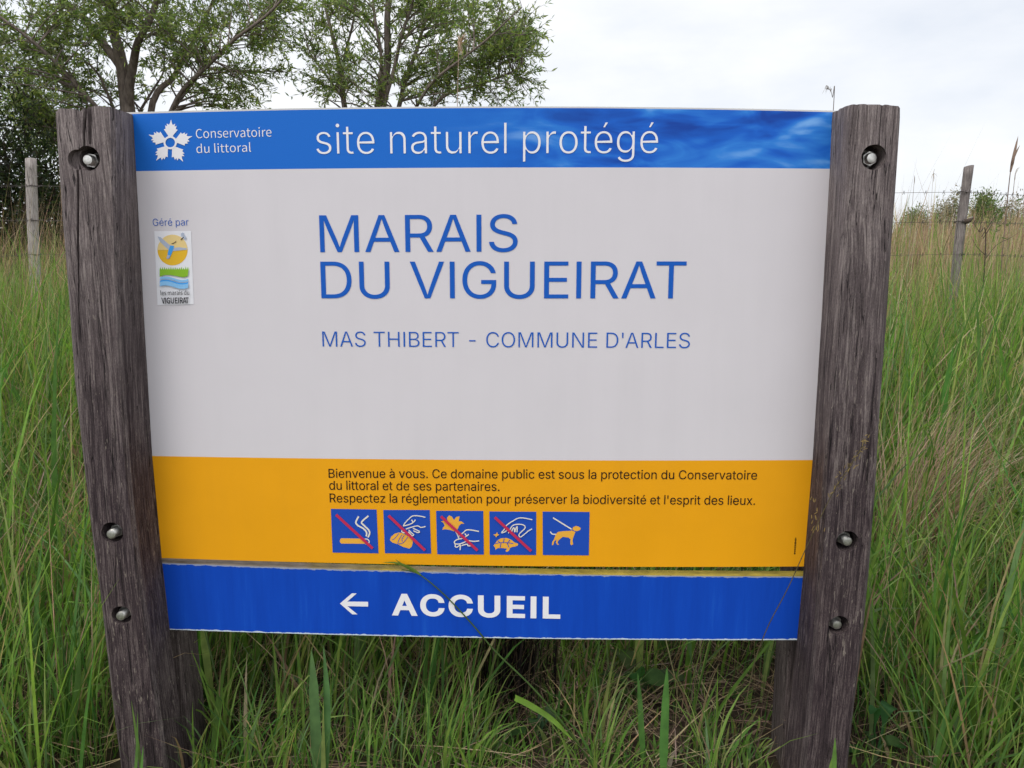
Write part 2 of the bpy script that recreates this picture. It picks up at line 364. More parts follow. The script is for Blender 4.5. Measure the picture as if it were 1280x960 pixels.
# ------------------------------------------------------------------ lettering data: outlines of a plain grotesque (a) and a humanist sans (b)
GLYPHS = {
 'a': {
  ' ': [187, []],
  "'": [206, [[[95,318,78,318,75,381],[73,445,70,509,92,509],[114,509,136,509,133,445],[131,381,128,318,112,318]]]],
  '-': [453, [[[263,244,337,244,337,226],[337,207,337,188,263,188],[188,188,114,188,114,207],[114,226,114,244,188,244]]]],
  '.': [187, [[[108,-4,95,-4,83,-4],[72,0,63,9,54,18],[50,28,50,41,50,54],[54,65,63,73,72,82],[83,87,95,87,108,87],[119,82,128,73,137,65],[141,54,141,41,141,28],[137,18,128,9,119,0]]]],
  'A': [479, [[[39,0,16,0,78,170],[140,339,201,509,226,509],[251,509,276,509,338,339],[401,170,463,0,440,0],[418,0,395,0,359,101],[323,202,287,302,281,321],[273,344,264,372,255,400],[245,435,232,478,236,478],[241,478,245,478,233,435],[222,399,213,371,204,343],[196,320,191,302,155,202],[120,101,85,0,62,0]],[[197,142,110,142,110,161],[110,180,110,199,197,199],[283,199,370,199,370,180],[370,161,370,142,283,142]]]],
  'B': [456, [[[122,0,60,0,60,170],[60,339,60,509,120,509],[181,509,241,509,276,509],[306,503,329,491,352,479],[369,462,381,442,392,422],[398,399,398,374,398,352],[394,334,387,320,379,306],[369,294,356,286,344,277],[330,271,315,267,315,265],[315,264,315,262,331,261],[347,255,363,245,379,235],[392,221,402,203,413,185],[418,163,418,136,418,111],[412,87,400,67,388,46],[370,30,344,18,319,6],[287,0,247,0,184,0]],[[125,115,125,57,165,57],[205,57,245,57,284,57],[313,65,330,80,347,95],[355,114,355,137,355,154],[351,170,342,184,334,198],[321,209,306,218,290,227],[271,231,248,231,207,231],[166,231,125,231,125,173]],[[125,341,125,285,162,285],[200,285,238,285,257,285],[273,289,288,296,303,303],[315,313,323,326,332,339],[336,355,336,372,336,395],[328,414,313,429,297,444],[273,452,240,452,202,452],[163,452,125,452,125,396]]]],
  'C': [510, [[[293,-7,267,-7,223,-7],[184,4,150,25,116,46],[89,76,70,115,50,154],[40,201,40,254,40,308],[50,354,70,393,89,432],[116,462,150,484,184,505],[223,516,267,516,293,516],[317,512,340,504,363,497],[384,486,402,471,420,457],[436,439,448,418,460,398],[468,374,473,348,451,348],[430,348,408,348,404,366],[398,381,389,395,381,408],[370,419,357,428,345,438],[331,444,315,449,300,454],[284,456,267,456,236,456],[208,448,184,432,159,417],[139,394,125,364,111,334],[103,297,103,254,103,211],[111,175,125,145,140,115],[159,92,184,76,209,61],[236,53,267,53,284,53],[300,55,315,60,331,65],[345,71,357,81,370,90],[381,101,389,114,398,128],[404,143,408,160,430,160],[451,160,473,160,469,135],[460,111,448,91,436,70],[421,52,402,38,384,23],[363,12,341,5,318,-3]]]],
  'D': [502, [[[271,0,219,0,178,0],[137,0,96,0,96,19],[96,38,96,57,136,57],[175,57,215,57,256,57],[291,65,318,81,345,97],[366,119,379,149,392,179],[399,214,399,255,399,296],[392,331,379,361,366,390],[346,412,320,428,293,444],[260,452,221,452,178,452],[136,452,93,452,93,471],[93,490,93,509,137,509],[181,509,225,509,275,509],[317,499,353,478,388,458],[415,429,433,391,452,353],[462,308,462,255,462,202],[452,157,433,119,414,81],[387,51,351,31,314,10]],[[103,509,125,509,125,339],[125,170,125,0,103,0],[82,0,60,0,60,170],[60,339,60,509,82,509]]]],
  'E': [418, [[[165,0,60,0,60,170],[60,339,60,509,164,509],[268,509,372,509,372,490],[372,471,372,452,290,452],[207,452,125,452,125,396],[125,341,125,286,202,286],[278,286,355,286,355,267],[355,248,355,229,278,229],[202,229,125,229,125,172],[125,114,125,57,208,57],[292,57,375,57,375,38],[375,19,375,0,270,0]]]],
  'G': [520, [[[309,-7,269,-7,223,-7],[184,4,149,25,115,46],[88,77,69,116,50,155],[40,201,40,254,40,308],[50,354,69,393,88,432],[115,462,149,484,183,505],[221,516,265,516,292,516],[317,512,340,504,364,496],[385,484,403,469,422,454],[437,437,449,416,461,396],[470,373,474,349,452,349],[430,349,408,349,403,365],[396,380,387,393,379,406],[368,417,356,427,344,436],[330,444,315,448,300,453],[283,456,265,456,235,456],[208,448,183,432,159,417],[139,394,125,364,111,334],[103,297,103,254,103,211],[111,175,125,145,140,115],[159,92,184,76,209,61],[237,53,269,53,297,53],[323,59,345,71,367,83],[384,101,396,123,409,146],[415,172,415,202,421,201],[428,200,434,199,384,199],[333,199,283,199,283,218],[283,237,283,256,348,256],[413,256,478,256,478,237],[478,219,478,200,478,158],[469,122,451,91,433,60],[408,36,377,19,345,2]]]],
  'H': [516, [[[82,0,60,0,60,170],[60,339,60,509,82,509],[103,509,125,509,125,435],[125,362,125,289,214,289],[303,289,392,289,392,362],[392,435,392,509,414,509],[435,509,457,509,457,339],[457,170,457,0,435,0],[414,0,392,0,392,77],[392,155,392,232,303,232],[214,232,125,232,125,155],[125,77,125,0,103,0]]]],
  'I': [300, [[[111,0,31,0,31,19],[31,38,31,57,60,57],[89,57,118,57,118,189],[118,320,118,452,89,452],[60,452,31,452,31,471],[31,490,31,509,111,509],[190,509,269,509,269,490],[269,471,269,452,240,452],[212,452,183,452,183,320],[183,189,183,57,212,57],[240,57,269,57,269,38],[269,19,269,0,190,0]]]],
  'L': [392, [[[160,0,60,0,60,170],[60,339,60,509,82,509],[103,509,125,509,125,358],[125,208,125,57,203,57],[282,57,361,57,361,38],[361,19,361,0,261,0]]]],
  'M': [628, [[[81,0,60,0,60,170],[60,339,60,509,91,509],[121,509,152,509,193,402],[235,294,277,187,280,180],[284,170,287,159,291,148],[295,136,299,123,303,110],[307,97,311,84,315,71],[319,59,322,49,317,49],[312,49,307,49,310,59],[314,70,318,83,322,95],[326,108,330,121,334,134],[338,147,342,158,346,170],[349,179,352,187,394,294],[435,402,476,509,507,509],[537,509,568,509,568,339],[568,170,568,0,547,0],[525,0,504,0,504,97],[504,194,504,291,504,302],[504,314,504,327,505,340],[505,354,505,369,505,383],[506,398,506,413,506,428],[507,443,507,457,509,457],[511,457,513,457,508,441],[503,426,498,409,492,393],[487,378,482,363,477,348],[472,334,467,322,463,309],[459,299,456,291,418,194],[380,97,342,0,323,0],[305,0,286,0,248,97],[209,194,170,291,167,299],[163,309,159,321,155,333],[150,346,145,361,140,376],[135,391,129,408,124,424],[118,441,112,457,114,457],[117,457,119,457,119,444],[120,431,120,416,120,401],[121,387,121,372,121,357],[121,342,122,328,122,315],[122,302,122,291,122,194],[122,97,122,0,101,0]]]],
  'N': [523, [[[82,0,60,0,60,170],[60,339,60,509,85,509],[111,509,136,509,205,400],[274,291,343,183,349,174],[355,164,363,151,370,138],[379,123,388,107,396,90],[405,73,414,55,411,55],[408,54,405,54,403,72],[401,90,401,108,400,126],[399,142,399,157,399,172],[399,185,399,195,399,300],[399,404,399,509,420,509],[442,509,463,509,463,339],[463,170,463,0,438,0],[412,0,387,0,325,97],[264,193,202,290,194,303],[186,316,177,331,169,345],[159,362,148,381,137,400],[123,424,108,452,111,453],[115,453,119,454,120,428],[121,405,122,384,123,362],[124,344,124,328,125,312],[125,300,125,291,125,194],[125,97,125,0,103,0]]]],
  'O': [533, [[[311,-7,267,-7,223,-7],[184,4,150,25,116,46],[90,76,70,115,50,154],[40,201,40,254,40,308],[50,354,70,393,90,432],[116,462,150,484,184,505],[223,516,267,516,311,516],[350,505,384,484,418,462],[444,432,464,393,483,354],[493,308,493,254,493,201],[483,154,464,115,444,76],[418,46,384,25,350,4]],[[236,53,267,53,297,53],[325,61,349,76,374,91],[394,114,408,144,423,174],[430,211,430,254,430,298],[423,335,408,365,394,395],[374,417,349,433,325,448],[297,456,267,456,236,456],[209,448,184,433,159,417],[140,394,125,364,111,334],[103,297,103,254,103,211],[111,174,125,144,140,114],[159,92,184,76,209,61]]]],
  'R': [448, [[[82,0,60,0,60,170],[60,339,60,509,119,509],[177,509,236,509,275,509],[307,502,333,489,359,475],[378,457,390,433,403,410],[409,382,409,352,409,321],[403,295,390,271,378,248],[359,230,333,217,307,204],[275,198,236,198,189,198],[143,198,96,198,96,217],[96,236,96,255,142,255],[188,255,234,255,260,255],[281,259,298,267,314,275],[326,286,334,300,341,315],[345,332,345,352,345,372],[341,390,334,405,326,420],[314,431,298,440,281,448],[259,452,233,452,197,452],[161,452,125,452,125,301],[125,151,125,0,103,0]],[[378,0,353,0,312,76],[271,153,230,229,254,229],[279,229,303,229,344,153],[386,76,428,0,403,0]]]],
  'S': [446, [[[263,-9,224,-9,187,-9],[155,-3,128,9,100,21],[79,38,64,60,49,82],[40,107,38,137,60,137],[82,137,104,137,106,117],[112,101,123,88,134,75],[149,65,166,59,184,52],[203,49,224,49,247,49],[268,53,286,60,304,68],[319,78,329,92,340,105],[346,121,346,139,346,155],[341,169,332,179,323,189],[311,198,296,205,281,211],[264,217,245,222,224,228],[204,234,184,239,142,251],[109,268,86,289,63,311],[52,339,52,372,52,401],[60,426,75,448,90,469],[111,486,138,498,164,510],[194,516,227,516,261,516],[290,510,316,498,342,486],[362,469,377,449,392,428],[400,404,401,378,380,378],[358,378,337,378,335,403],[323,423,302,437,281,451],[256,459,225,459,203,459],[184,455,167,448,151,441],[138,431,129,418,120,406],[115,391,115,376,115,358],[120,344,131,334,142,323],[154,314,169,308,184,302],[199,297,212,293,230,289],[247,284,264,279,279,275],[295,270,312,264,328,257],[344,248,359,238,373,227],[385,214,395,198,404,181],[408,162,408,139,408,111],[401,86,386,64,372,41],[351,24,323,11,296,-2]]]],
  'T': [448, [[[85,452,32,452,32,471],[32,490,32,509,160,509],[288,509,417,509,417,490],[417,471,417,452,363,452],[310,452,257,452,257,301],[257,151,257,0,235,0],[214,0,193,0,193,151],[193,301,193,452,139,452]]]],
  'U': [517, [[[299,-8,259,-8,219,-8],[184,0,154,15,124,31],[101,53,85,80,68,107],[60,138,60,173,60,285],[60,397,60,509,81,509],[103,509,124,509,124,399],[124,288,124,178,124,154],[130,132,141,113,152,94],[167,79,187,68,207,57],[231,52,259,52,287,52],[311,57,331,68,351,79],[366,94,377,113,387,132],[393,154,393,178,393,288],[393,399,393,509,414,509],[436,509,457,509,457,397],[457,285,457,173,457,138],[449,107,433,80,416,53],[393,31,363,15,334,0]]]],
  'V': [479, [[[229,0,204,0,141,170],[79,339,16,509,39,509],[62,509,84,509,120,408],[156,307,192,206,198,189],[206,166,215,137,224,109],[235,73,248,31,243,31],[239,31,235,31,247,74],[258,110,267,138,276,166],[284,189,290,206,325,307],[360,408,395,509,417,509],[440,509,463,509,401,339],[340,170,278,0,253,0]]]],
  'a': [389, [[[182,-9,160,-9,136,-9],[114,-4,94,5,75,14],[59,27,48,45,36,62],[30,83,30,108,30,130],[35,147,43,161,52,175],[63,185,78,193,92,201],[108,207,125,211,143,215],[160,218,178,220,201,223],[219,225,234,227,248,228],[258,231,265,235,272,239],[276,245,276,255,276,255],[276,256,276,257,276,272],[273,286,267,297,261,308],[252,316,240,322,228,328],[213,331,196,331,178,331],[162,328,149,322,136,317],[126,309,118,301,110,292],[104,283,100,274,80,280],[61,285,41,291,50,314],[62,332,79,346,95,360],[113,369,133,375,153,381],[173,384,194,384,208,384],[223,383,239,379,255,376],[271,370,286,360,301,351],[313,338,322,320,332,303],[337,280,337,251,337,168],[337,84,337,0,317,0],[297,0,277,0,277,17],[277,35,277,52,275,52],[274,52,272,52,268,43],[261,34,252,25,243,15],[230,7,215,1,200,-5]],[[155,45,170,45,193,45],[212,50,228,59,243,68],[255,79,263,93,271,107],[276,122,276,138,276,155],[276,173,276,190,273,187],[268,184,259,182,251,180],[242,178,231,176,221,174],[210,172,200,171,190,170],[182,169,175,168,161,166],[147,163,134,159,121,154],[111,148,103,139,96,131],[92,119,92,105,92,92],[95,81,102,72,109,63],[118,57,130,52,142,48]]]],
  'b': [424, [[[261,-8,229,-8,206,-8],[187,-4,172,4,158,12],[146,21,138,31,129,42],[123,51,118,59,116,59],[114,59,112,59,112,39],[112,20,112,0,92,0],[72,0,53,0,53,170],[53,339,53,509,73,509],[93,509,114,509,114,446],[114,382,114,319,115,319],[117,319,118,319,123,327],[129,336,137,346,145,356],[157,365,171,373,186,381],[205,384,229,384,261,384],[289,376,313,361,337,345],[356,322,370,293,383,263],[390,229,390,189,390,149],[383,114,370,84,356,55],[337,32,313,16,289,0]],[[197,47,220,47,244,47],[263,53,279,66,295,78],[308,95,316,117,324,138],[328,162,328,189,328,216],[324,240,316,261,308,282],[296,299,280,311,264,324],[244,330,220,330,197,330],[177,324,161,312,145,300],[133,284,125,263,117,242],[113,217,113,189,113,161],[117,136,125,115,133,94],[146,77,162,65,178,53]]]],
  'c': [395, [[[226,-8,207,-8,173,-8],[143,0,117,16,91,33],[71,56,56,85,41,114],[34,149,34,187,34,227],[41,262,56,291,71,321],[91,343,117,360,143,376],[173,384,207,384,226,384],[243,382,260,377,276,372],[292,365,305,356,319,347],[330,335,340,322,350,309],[357,294,362,277,342,272],[322,267,303,262,300,272],[296,281,290,289,285,297],[278,305,270,311,262,317],[253,322,242,325,232,328],[220,330,207,330,182,330],[161,323,145,310,129,297],[116,280,108,258,100,237],[96,213,96,187,96,162],[100,139,108,117,116,96],[129,79,145,66,161,53],[182,46,207,46,220,46],[232,48,243,52,253,55],[263,60,271,66,279,72],[286,80,292,89,297,97],[301,107,304,117,324,112],[343,107,363,102,358,85],[351,70,341,56,332,43],[320,31,306,21,293,12],[277,4,261,-1,244,-6]]]],
  'd': [424, [[[219,-8,195,-8,164,-8],[136,0,111,16,87,32],[68,55,55,84,41,114],[34,149,34,189,34,229],[41,263,55,293,69,322],[88,345,112,361,136,376],[164,384,196,384,219,384],[238,381,253,373,268,365],[279,356,287,346,296,336],[302,327,306,319,308,319],[309,319,311,319,311,382],[311,446,311,509,331,509],[351,509,372,509,372,339],[372,170,372,0,352,0],[332,0,313,0,313,20],[313,39,313,59,311,59],[309,59,307,59,302,51],[295,42,287,31,278,21],[267,12,252,4,238,-4]],[[181,47,205,47,227,47],[247,53,263,65,279,77],[291,94,299,115,308,136],[312,161,312,189,312,217],[308,242,300,263,292,284],[279,300,263,312,247,324],[228,330,205,330,181,330],[161,324,145,311,129,299],[116,282,108,261,100,240],[96,216,96,189,96,162],[100,138,109,117,117,95],[129,78,145,66,161,53]]]],
  'e': [403, [[[238,-8,212,-8,175,-8],[143,0,117,16,90,33],[70,56,56,85,41,114],[34,148,34,187,34,226],[41,260,55,290,69,319],[89,343,115,359,141,376],[171,384,205,384,226,384],[246,381,266,374,285,367],[303,356,319,341,335,326],[348,306,357,282,366,258],[371,228,371,194,371,186],[371,178,371,169,272,169],[174,169,75,169,75,187],[75,204,75,221,163,221],[250,221,338,221,329,215],[319,208,310,202,310,227],[306,249,298,269,290,288],[278,303,263,314,247,325],[228,330,205,330,182,330],[163,325,146,313,130,302],[118,288,109,270,100,251],[96,232,96,211,96,200],[96,189,96,178,96,150],[101,126,110,106,120,87],[134,72,151,61,168,51],[189,46,212,46,228,46],[241,48,254,53,266,57],[277,64,285,73,294,82],[301,93,306,105,325,101],[345,96,365,91,359,71],[349,54,335,39,321,24],[303,13,283,4,262,-4]]]],
  'g': [425, [[[238,-151,207,-151,179,-151],[155,-147,134,-140,113,-132],[96,-123,82,-110,69,-98],[58,-84,51,-69,67,-60],[84,-50,101,-41,107,-49],[113,-57,122,-66,130,-75],[141,-82,154,-88,168,-94],[186,-97,207,-97,238,-97],[263,-90,282,-75,302,-60],[311,-37,311,-6,311,19],[311,44,311,68,310,68],[308,68,306,68,301,60],[295,51,287,41,278,32],[267,23,252,16,238,8],[219,5,195,5,164,5],[137,12,113,27,88,41],[69,62,55,90,41,118],[34,152,34,191,34,230],[41,264,55,293,69,322],[88,345,112,361,137,376],[165,384,196,384,220,384],[239,381,253,373,268,365],[280,356,288,346,297,336],[303,327,308,319,309,319],[311,319,313,319,313,339],[313,359,313,379,333,379],[353,379,372,379,372,250],[372,121,372,-9,372,-42],[365,-69,350,-90,335,-111],[316,-126,291,-136,266,-146]],[[181,59,205,59,228,59],[248,64,264,75,280,86],[292,101,300,121,308,141],[312,165,312,193,312,220],[308,243,300,264,292,284],[280,301,264,312,248,324],[228,330,205,330,181,330],[161,324,145,312,129,299],[117,283,109,262,100,242],[96,219,96,193,96,166],[100,143,109,123,117,103],[129,87,145,76,162,65]]]],
  'i': [166, [[[73,0,53,0,53,126],[53,253,53,379,73,379],[93,379,114,379,114,253],[114,126,114,0,93,0]],[[95,443,84,443,72,443],[62,447,54,455,45,462],[41,472,41,483,41,494],[45,504,54,512,62,520],[72,524,84,524,95,524],[106,520,114,512,122,504],[126,494,126,483,126,472],[122,462,114,455,106,447]]]],
  'l': [189, [[[147,-2,139,-2,110,-2],[88,5,74,20,60,35],[53,57,53,84,53,226],[53,367,53,509,73,509],[93,509,114,509,114,372],[114,235,114,99,114,81],[116,69,120,62,125,55],[133,52,146,52,152,52],[157,52,160,53,164,53],[167,54,170,54,173,37],[177,20,181,3,175,1],[169,0,162,-1,154,-2]]]],
  'm': [609, [[[73,0,53,0,53,126],[53,253,53,379,72,379],[92,379,112,379,112,351],[112,323,112,295,111,295],[109,295,108,295,113,316],[121,332,132,346,144,359],[157,369,172,376,187,383],[203,386,219,386,247,386],[270,378,287,361,305,344],[316,322,321,295,318,295],[315,295,312,295,317,313],[325,329,337,343,349,357],[364,367,381,375,398,382],[416,386,437,386,459,386],[479,381,497,372,515,362],[530,348,541,328,551,309],[557,285,557,255,557,170],[557,85,557,0,536,0],[516,0,496,0,496,85],[496,169,496,254,496,281],[488,301,473,313,457,325],[439,330,419,330,402,330],[387,327,374,320,362,313],[352,303,345,290,339,278],[335,263,335,247,335,165],[335,82,335,0,315,0],[295,0,274,0,274,87],[274,173,274,260,274,281],[267,298,253,311,239,324],[221,330,199,330,185,330],[171,327,158,320,144,313],[134,303,126,289,118,276],[114,258,114,238,114,159],[114,79,114,0,93,0]]]],
  'n': [409, [[[114,249,114,227,114,151],[114,76,114,0,93,0],[73,0,53,0,53,126],[53,253,53,379,72,379],[92,379,112,379,112,349],[112,318,112,287,109,287],[106,287,102,287,114,322],[131,347,152,362,174,377],[199,384,227,384,253,384],[276,379,295,369,314,358],[330,342,341,321,352,299],[357,273,357,240,357,160],[357,80,357,0,337,0],[316,0,296,0,296,78],[296,157,296,235,296,265],[288,288,273,304,258,321],[237,329,210,329,192,329],[175,325,161,317,146,309],[135,298,126,283,118,267]]]],
  'o': [415, [[[242,-8,207,-8,173,-8],[143,0,117,16,91,33],[71,56,56,85,41,114],[34,149,34,187,34,227],[41,262,56,291,71,321],[91,343,117,360,143,376],[173,384,207,384,242,384],[273,376,299,360,325,343],[345,321,359,291,374,262],[381,227,381,187,381,149],[374,114,359,85,345,56],[325,33,299,16,273,0]],[[182,46,207,46,233,46],[254,53,270,66,287,79],[299,96,307,117,315,139],[319,162,319,187,319,213],[315,236,307,258,299,280],[287,297,270,310,254,323],[233,330,207,330,182,330],[161,323,145,310,129,297],[116,280,108,258,100,237],[96,213,96,187,96,162],[100,139,108,117,116,96],[129,79,145,66,161,53]]]],
  'p': [424, [[[73,-143,53,-143,53,31],[53,205,53,379,72,379],[92,379,112,379,112,359],[112,339,112,319,114,319],[116,319,118,319,123,327],[129,336,137,346,145,356],[157,365,171,373,186,381],[205,384,229,384,261,384],[289,376,313,361,337,345],[356,322,370,293,383,263],[390,229,390,189,390,149],[383,114,370,84,356,55],[337,32,313,16,289,0],[261,-8,229,-8,206,-8],[187,-4,173,4,158,12],[146,21,138,31,130,42],[123,51,118,59,117,59],[115,59,114,59,114,-8],[114,-76,114,-143,93,-143]],[[197,47,220,47,244,47],[263,53,279,66,295,78],[308,95,316,117,324,138],[328,162,328,189,328,216],[324,240,316,261,308,282],[296,299,280,311,264,324],[244,330,220,330,197,330],[177,324,161,312,145,300],[133,284,125,263,117,242],[113,217,113,189,113,161],[117,136,125,115,133,94],[146,77,162,65,178,53]]]],
  'r': [259, [[[73,0,53,0,53,126],[53,253,53,379,72,379],[92,379,112,379,112,360],[112,340,112,321,113,321],[114,321,115,321,122,340],[135,355,152,367,170,379],[190,385,213,385,218,385],[223,385,229,384,235,384],[240,384,243,384,243,363],[243,343,243,322,242,323],[237,323,230,324,223,325],[215,326,207,326,189,326],[173,322,159,315,145,307],[134,297,126,284,118,270],[114,255,114,237,114,158],[114,79,114,0,93,0]]]],
  's': [364, [[[211,-8,182,-8,156,-8],[133,-4,112,3,92,11],[75,23,62,38,49,53],[40,72,36,94,55,98],[74,102,94,107,99,86],[109,70,124,60,139,50],[158,45,181,45,208,45],[229,51,244,62,260,74],[268,87,268,103,268,116],[263,127,254,136,245,144],[231,151,212,155,191,160],[170,165,149,170,115,178],[89,191,72,208,55,225],[47,247,47,274,47,296],[53,315,65,332,77,348],[94,361,115,370,136,380],[160,384,187,384,213,384],[235,380,254,372,272,365],[287,353,299,339,310,325],[319,309,324,290,305,286],[287,281,268,277,263,292],[255,304,243,316,230,327],[212,333,187,333,165,333],[146,327,131,317,116,306],[109,293,109,277,109,263],[114,252,124,243,134,235],[150,228,172,223,191,218],[210,214,229,209,264,201],[290,188,306,171,323,154],[331,133,331,107,331,84],[325,64,312,47,300,30],[282,16,260,6,237,-3]]]],
  't': [227, [[[138,379,204,379,204,362],[204,344,204,327,138,327],[72,327,6,327,6,344],[6,362,6,379,72,379]],[[65,345,65,471,85,471],[106,471,126,471,126,347],[126,222,126,98,126,81],[129,69,136,61,143,54],[154,50,170,50,174,50],[179,50,185,51,191,52],[197,53,202,54,206,36],[209,19,213,2,207,0],[200,-2,192,-3,184,-4],[176,-4,168,-4,136,-4],[110,4,92,21,74,38],[65,62,65,93,65,219]]]],
  'u': [410, [[[211,-5,182,-5,157,-5],[134,0,115,11,95,21],[80,37,69,59,58,80],[53,107,53,139,53,219],[53,299,53,379,73,379],[93,379,114,379,114,301],[114,222,114,144,114,114],[121,91,137,75,152,58],[173,50,200,50,218,50],[235,54,249,62,264,70],[275,81,283,97,292,112],[296,131,296,153,296,228],[296,304,296,379,316,379],[337,379,357,379,357,253],[357,126,357,0,337,0],[318,0,298,0,298,31],[298,61,298,92,301,92],[304,92,307,92,295,57],[279,32,257,17,235,2]]]],
  'v': [389, [[[184,0,163,0,114,126],[66,253,17,379,40,379],[62,379,84,379,111,305],[138,230,165,155,174,132],[181,110,187,87,193,64],[199,42,206,21,198,21],[191,21,184,21,191,42],[197,64,203,87,209,110],[216,132,224,155,251,230],[278,305,305,379,327,379],[349,379,371,379,323,253],[275,126,226,0,205,0]]]],
  'x': [378, [[[44,0,21,0,71,73],[121,145,171,218,171,202],[171,187,171,171,124,240],[76,310,29,379,52,379],[76,379,100,379,116,355],[132,330,147,306,160,287],[170,270,179,253,188,237],[198,221,207,206,197,206],[186,206,175,206,185,221],[194,237,202,253,211,270],[221,287,233,306,249,330],[266,355,282,379,305,379],[328,379,352,379,304,309],[256,239,209,169,209,184],[209,199,209,214,258,143],[308,71,358,0,334,0],[310,0,287,0,268,28],[249,57,231,85,219,103],[209,120,200,136,191,152],[182,167,173,182,183,182],[194,182,205,182,195,167],[186,152,178,136,170,120],[160,103,148,85,129,57],[110,28,91,0,68,0]]]],
  'z': [380, [[[141,0,42,0,42,15],[42,30,42,46,112,137],[183,228,254,320,254,321],[254,322,254,323,185,323],[117,323,48,323,48,342],[48,361,48,379,143,379],[238,379,333,379,333,363],[333,347,333,331,264,241],[195,150,126,60,126,59],[126,58,126,56,197,56],[268,56,339,56,339,38],[339,19,339,0,240,0]]]],
  'à': [389, [[[182,-9,160,-9,136,-9],[114,-4,94,5,75,14],[59,27,48,45,36,62],[30,83,30,108,30,130],[35,147,43,161,52,175],[63,185,78,193,92,201],[108,207,125,211,143,215],[160,218,178,220,201,223],[219,225,234,227,248,228],[258,231,265,235,272,239],[276,245,276,255,276,255],[276,256,276,257,276,272],[273,286,267,297,261,308],[252,316,240,322,228,328],[213,331,196,331,178,331],[162,328,149,322,136,317],[126,309,118,301,110,292],[104,283,100,274,80,280],[61,285,41,291,50,314],[62,332,79,346,95,360],[113,369,133,375,153,381],[173,384,194,384,208,384],[223,383,239,379,255,376],[271,370,286,360,301,351],[313,338,322,320,332,303],[337,280,337,251,337,168],[337,84,337,0,317,0],[297,0,277,0,277,17],[277,35,277,52,275,52],[274,52,272,52,268,43],[261,34,252,25,243,15],[230,7,215,1,200,-5]],[[155,45,170,45,193,45],[212,50,228,59,243,68],[255,79,263,93,271,107],[276,122,276,138,276,155],[276,173,276,190,273,187],[268,184,259,182,251,180],[242,178,231,176,221,174],[210,172,200,171,190,170],[182,169,175,168,161,166],[147,163,134,159,121,154],[111,148,103,139,96,131],[92,119,92,105,92,92],[95,81,102,72,109,63],[118,57,130,52,142,48]],[[182,429,165,429,143,462],[121,496,99,529,122,529],[145,529,168,529,184,496],[199,462,215,429,199,429]]]],
  'é': [403, [[[238,-8,212,-8,175,-8],[143,0,117,16,90,33],[70,56,56,85,41,114],[34,148,34,187,34,226],[41,260,55,290,69,319],[89,343,115,359,141,376],[171,384,205,384,226,384],[246,381,266,374,285,367],[303,356,319,341,335,326],[348,306,357,282,366,258],[371,228,371,194,371,186],[371,178,371,169,272,169],[174,169,75,169,75,187],[75,204,75,221,163,221],[250,221,338,221,329,215],[319,208,310,202,310,227],[306,249,298,269,290,288],[278,303,263,314,247,325],[228,330,205,330,182,330],[163,325,146,313,130,302],[118,288,109,270,100,251],[96,232,96,211,96,200],[96,189,96,178,96,150],[101,126,110,106,120,87],[134,72,151,61,168,51],[189,46,212,46,228,46],[241,48,254,53,266,57],[277,64,285,73,294,82],[301,93,306,105,325,101],[345,96,365,91,359,71],[349,54,335,39,321,24],[303,13,283,4,262,-4]],[[194,429,177,429,193,462],[209,496,225,529,247,529],[270,529,293,529,271,496],[249,462,227,429,210,429]]]],
 },
 'b': {
  ' ': [78, []],
  'A': [212, [[[30,86,1,0,12,0],[23,0,34,0,42,26],[51,52,59,78,90,78],[121,78,153,78,161,52],[169,26,177,0,189,0],[200,0,211,0,182,86],[153,171,124,257,112,257],[100,257,88,257,59,171]],[[93,104,67,104,71,117],[75,130,79,144,89,173],[97,200,105,230,106,230],[106,230,106,230,115,201],[123,173,132,144,136,130],[141,117,145,104,119,104]]]],
  'C': [223, [[[68,-5,132,-5,165,-5],[190,9,211,32,205,39],[199,46,193,53,176,35],[158,24,133,24,84,24],[54,64,54,129,54,193],[86,233,134,233,157,233],[173,223,187,209,193,216],[199,223,204,230,190,246],[165,261,134,261,69,261],[20,211,20,128,20,45]]]],
  'E': [206, [[[35,86,35,0,86,0],[136,0,187,0,187,9],[187,18,187,28,147,28],[107,28,68,28,68,59],[68,90,68,121,100,121],[132,121,165,121,165,130],[165,140,165,149,132,149],[100,149,68,149,68,176],[68,202,68,229,106,229],[145,229,183,229,183,238],[183,248,183,257,134,257],[85,257,35,257,35,171]]]],
  'G': [241, [[[69,-5,136,-5,171,-5],[199,8,215,25,215,61],[215,97,215,133,187,133],[159,133,131,133,131,124],[131,115,131,106,149,106],[167,106,186,106,186,84],[186,61,186,39,175,29],[158,24,139,24,84,24],[54,64,54,129,54,193],[87,233,139,233,165,233],[181,222,194,209,200,216],[206,223,212,230,197,245],[174,261,138,261,70,261],[20,211,20,128,20,45]]]],
  'I': [102, [[[35,86,35,0,46,0],[57,0,68,0,68,86],[68,171,68,257,57,257],[46,257,35,257,35,171]]]],
  'R': [222, [[[82,135,68,135,68,167],[68,199,68,230,82,230],[96,230,111,230,151,230],[173,218,173,185,173,151],[151,135,111,135,96,135]],[[155,36,176,0,188,0],[200,0,213,0,191,37],[169,75,147,112,182,121],[205,145,205,185,205,238],[168,257,116,257,89,257],[62,257,35,257,35,171],[35,86,35,0,46,0],[57,0,68,0,68,36],[68,73,68,109,83,109],[98,109,114,109,135,73]]]],
  'T': [209, [[[89,76,89,0,99,0],[110,0,121,0,121,76],[121,153,121,229,147,229],[173,229,199,229,199,238],[199,248,199,257,136,257],[74,257,11,257,11,248],[11,238,11,229,37,229],[63,229,89,229,89,153]]]],
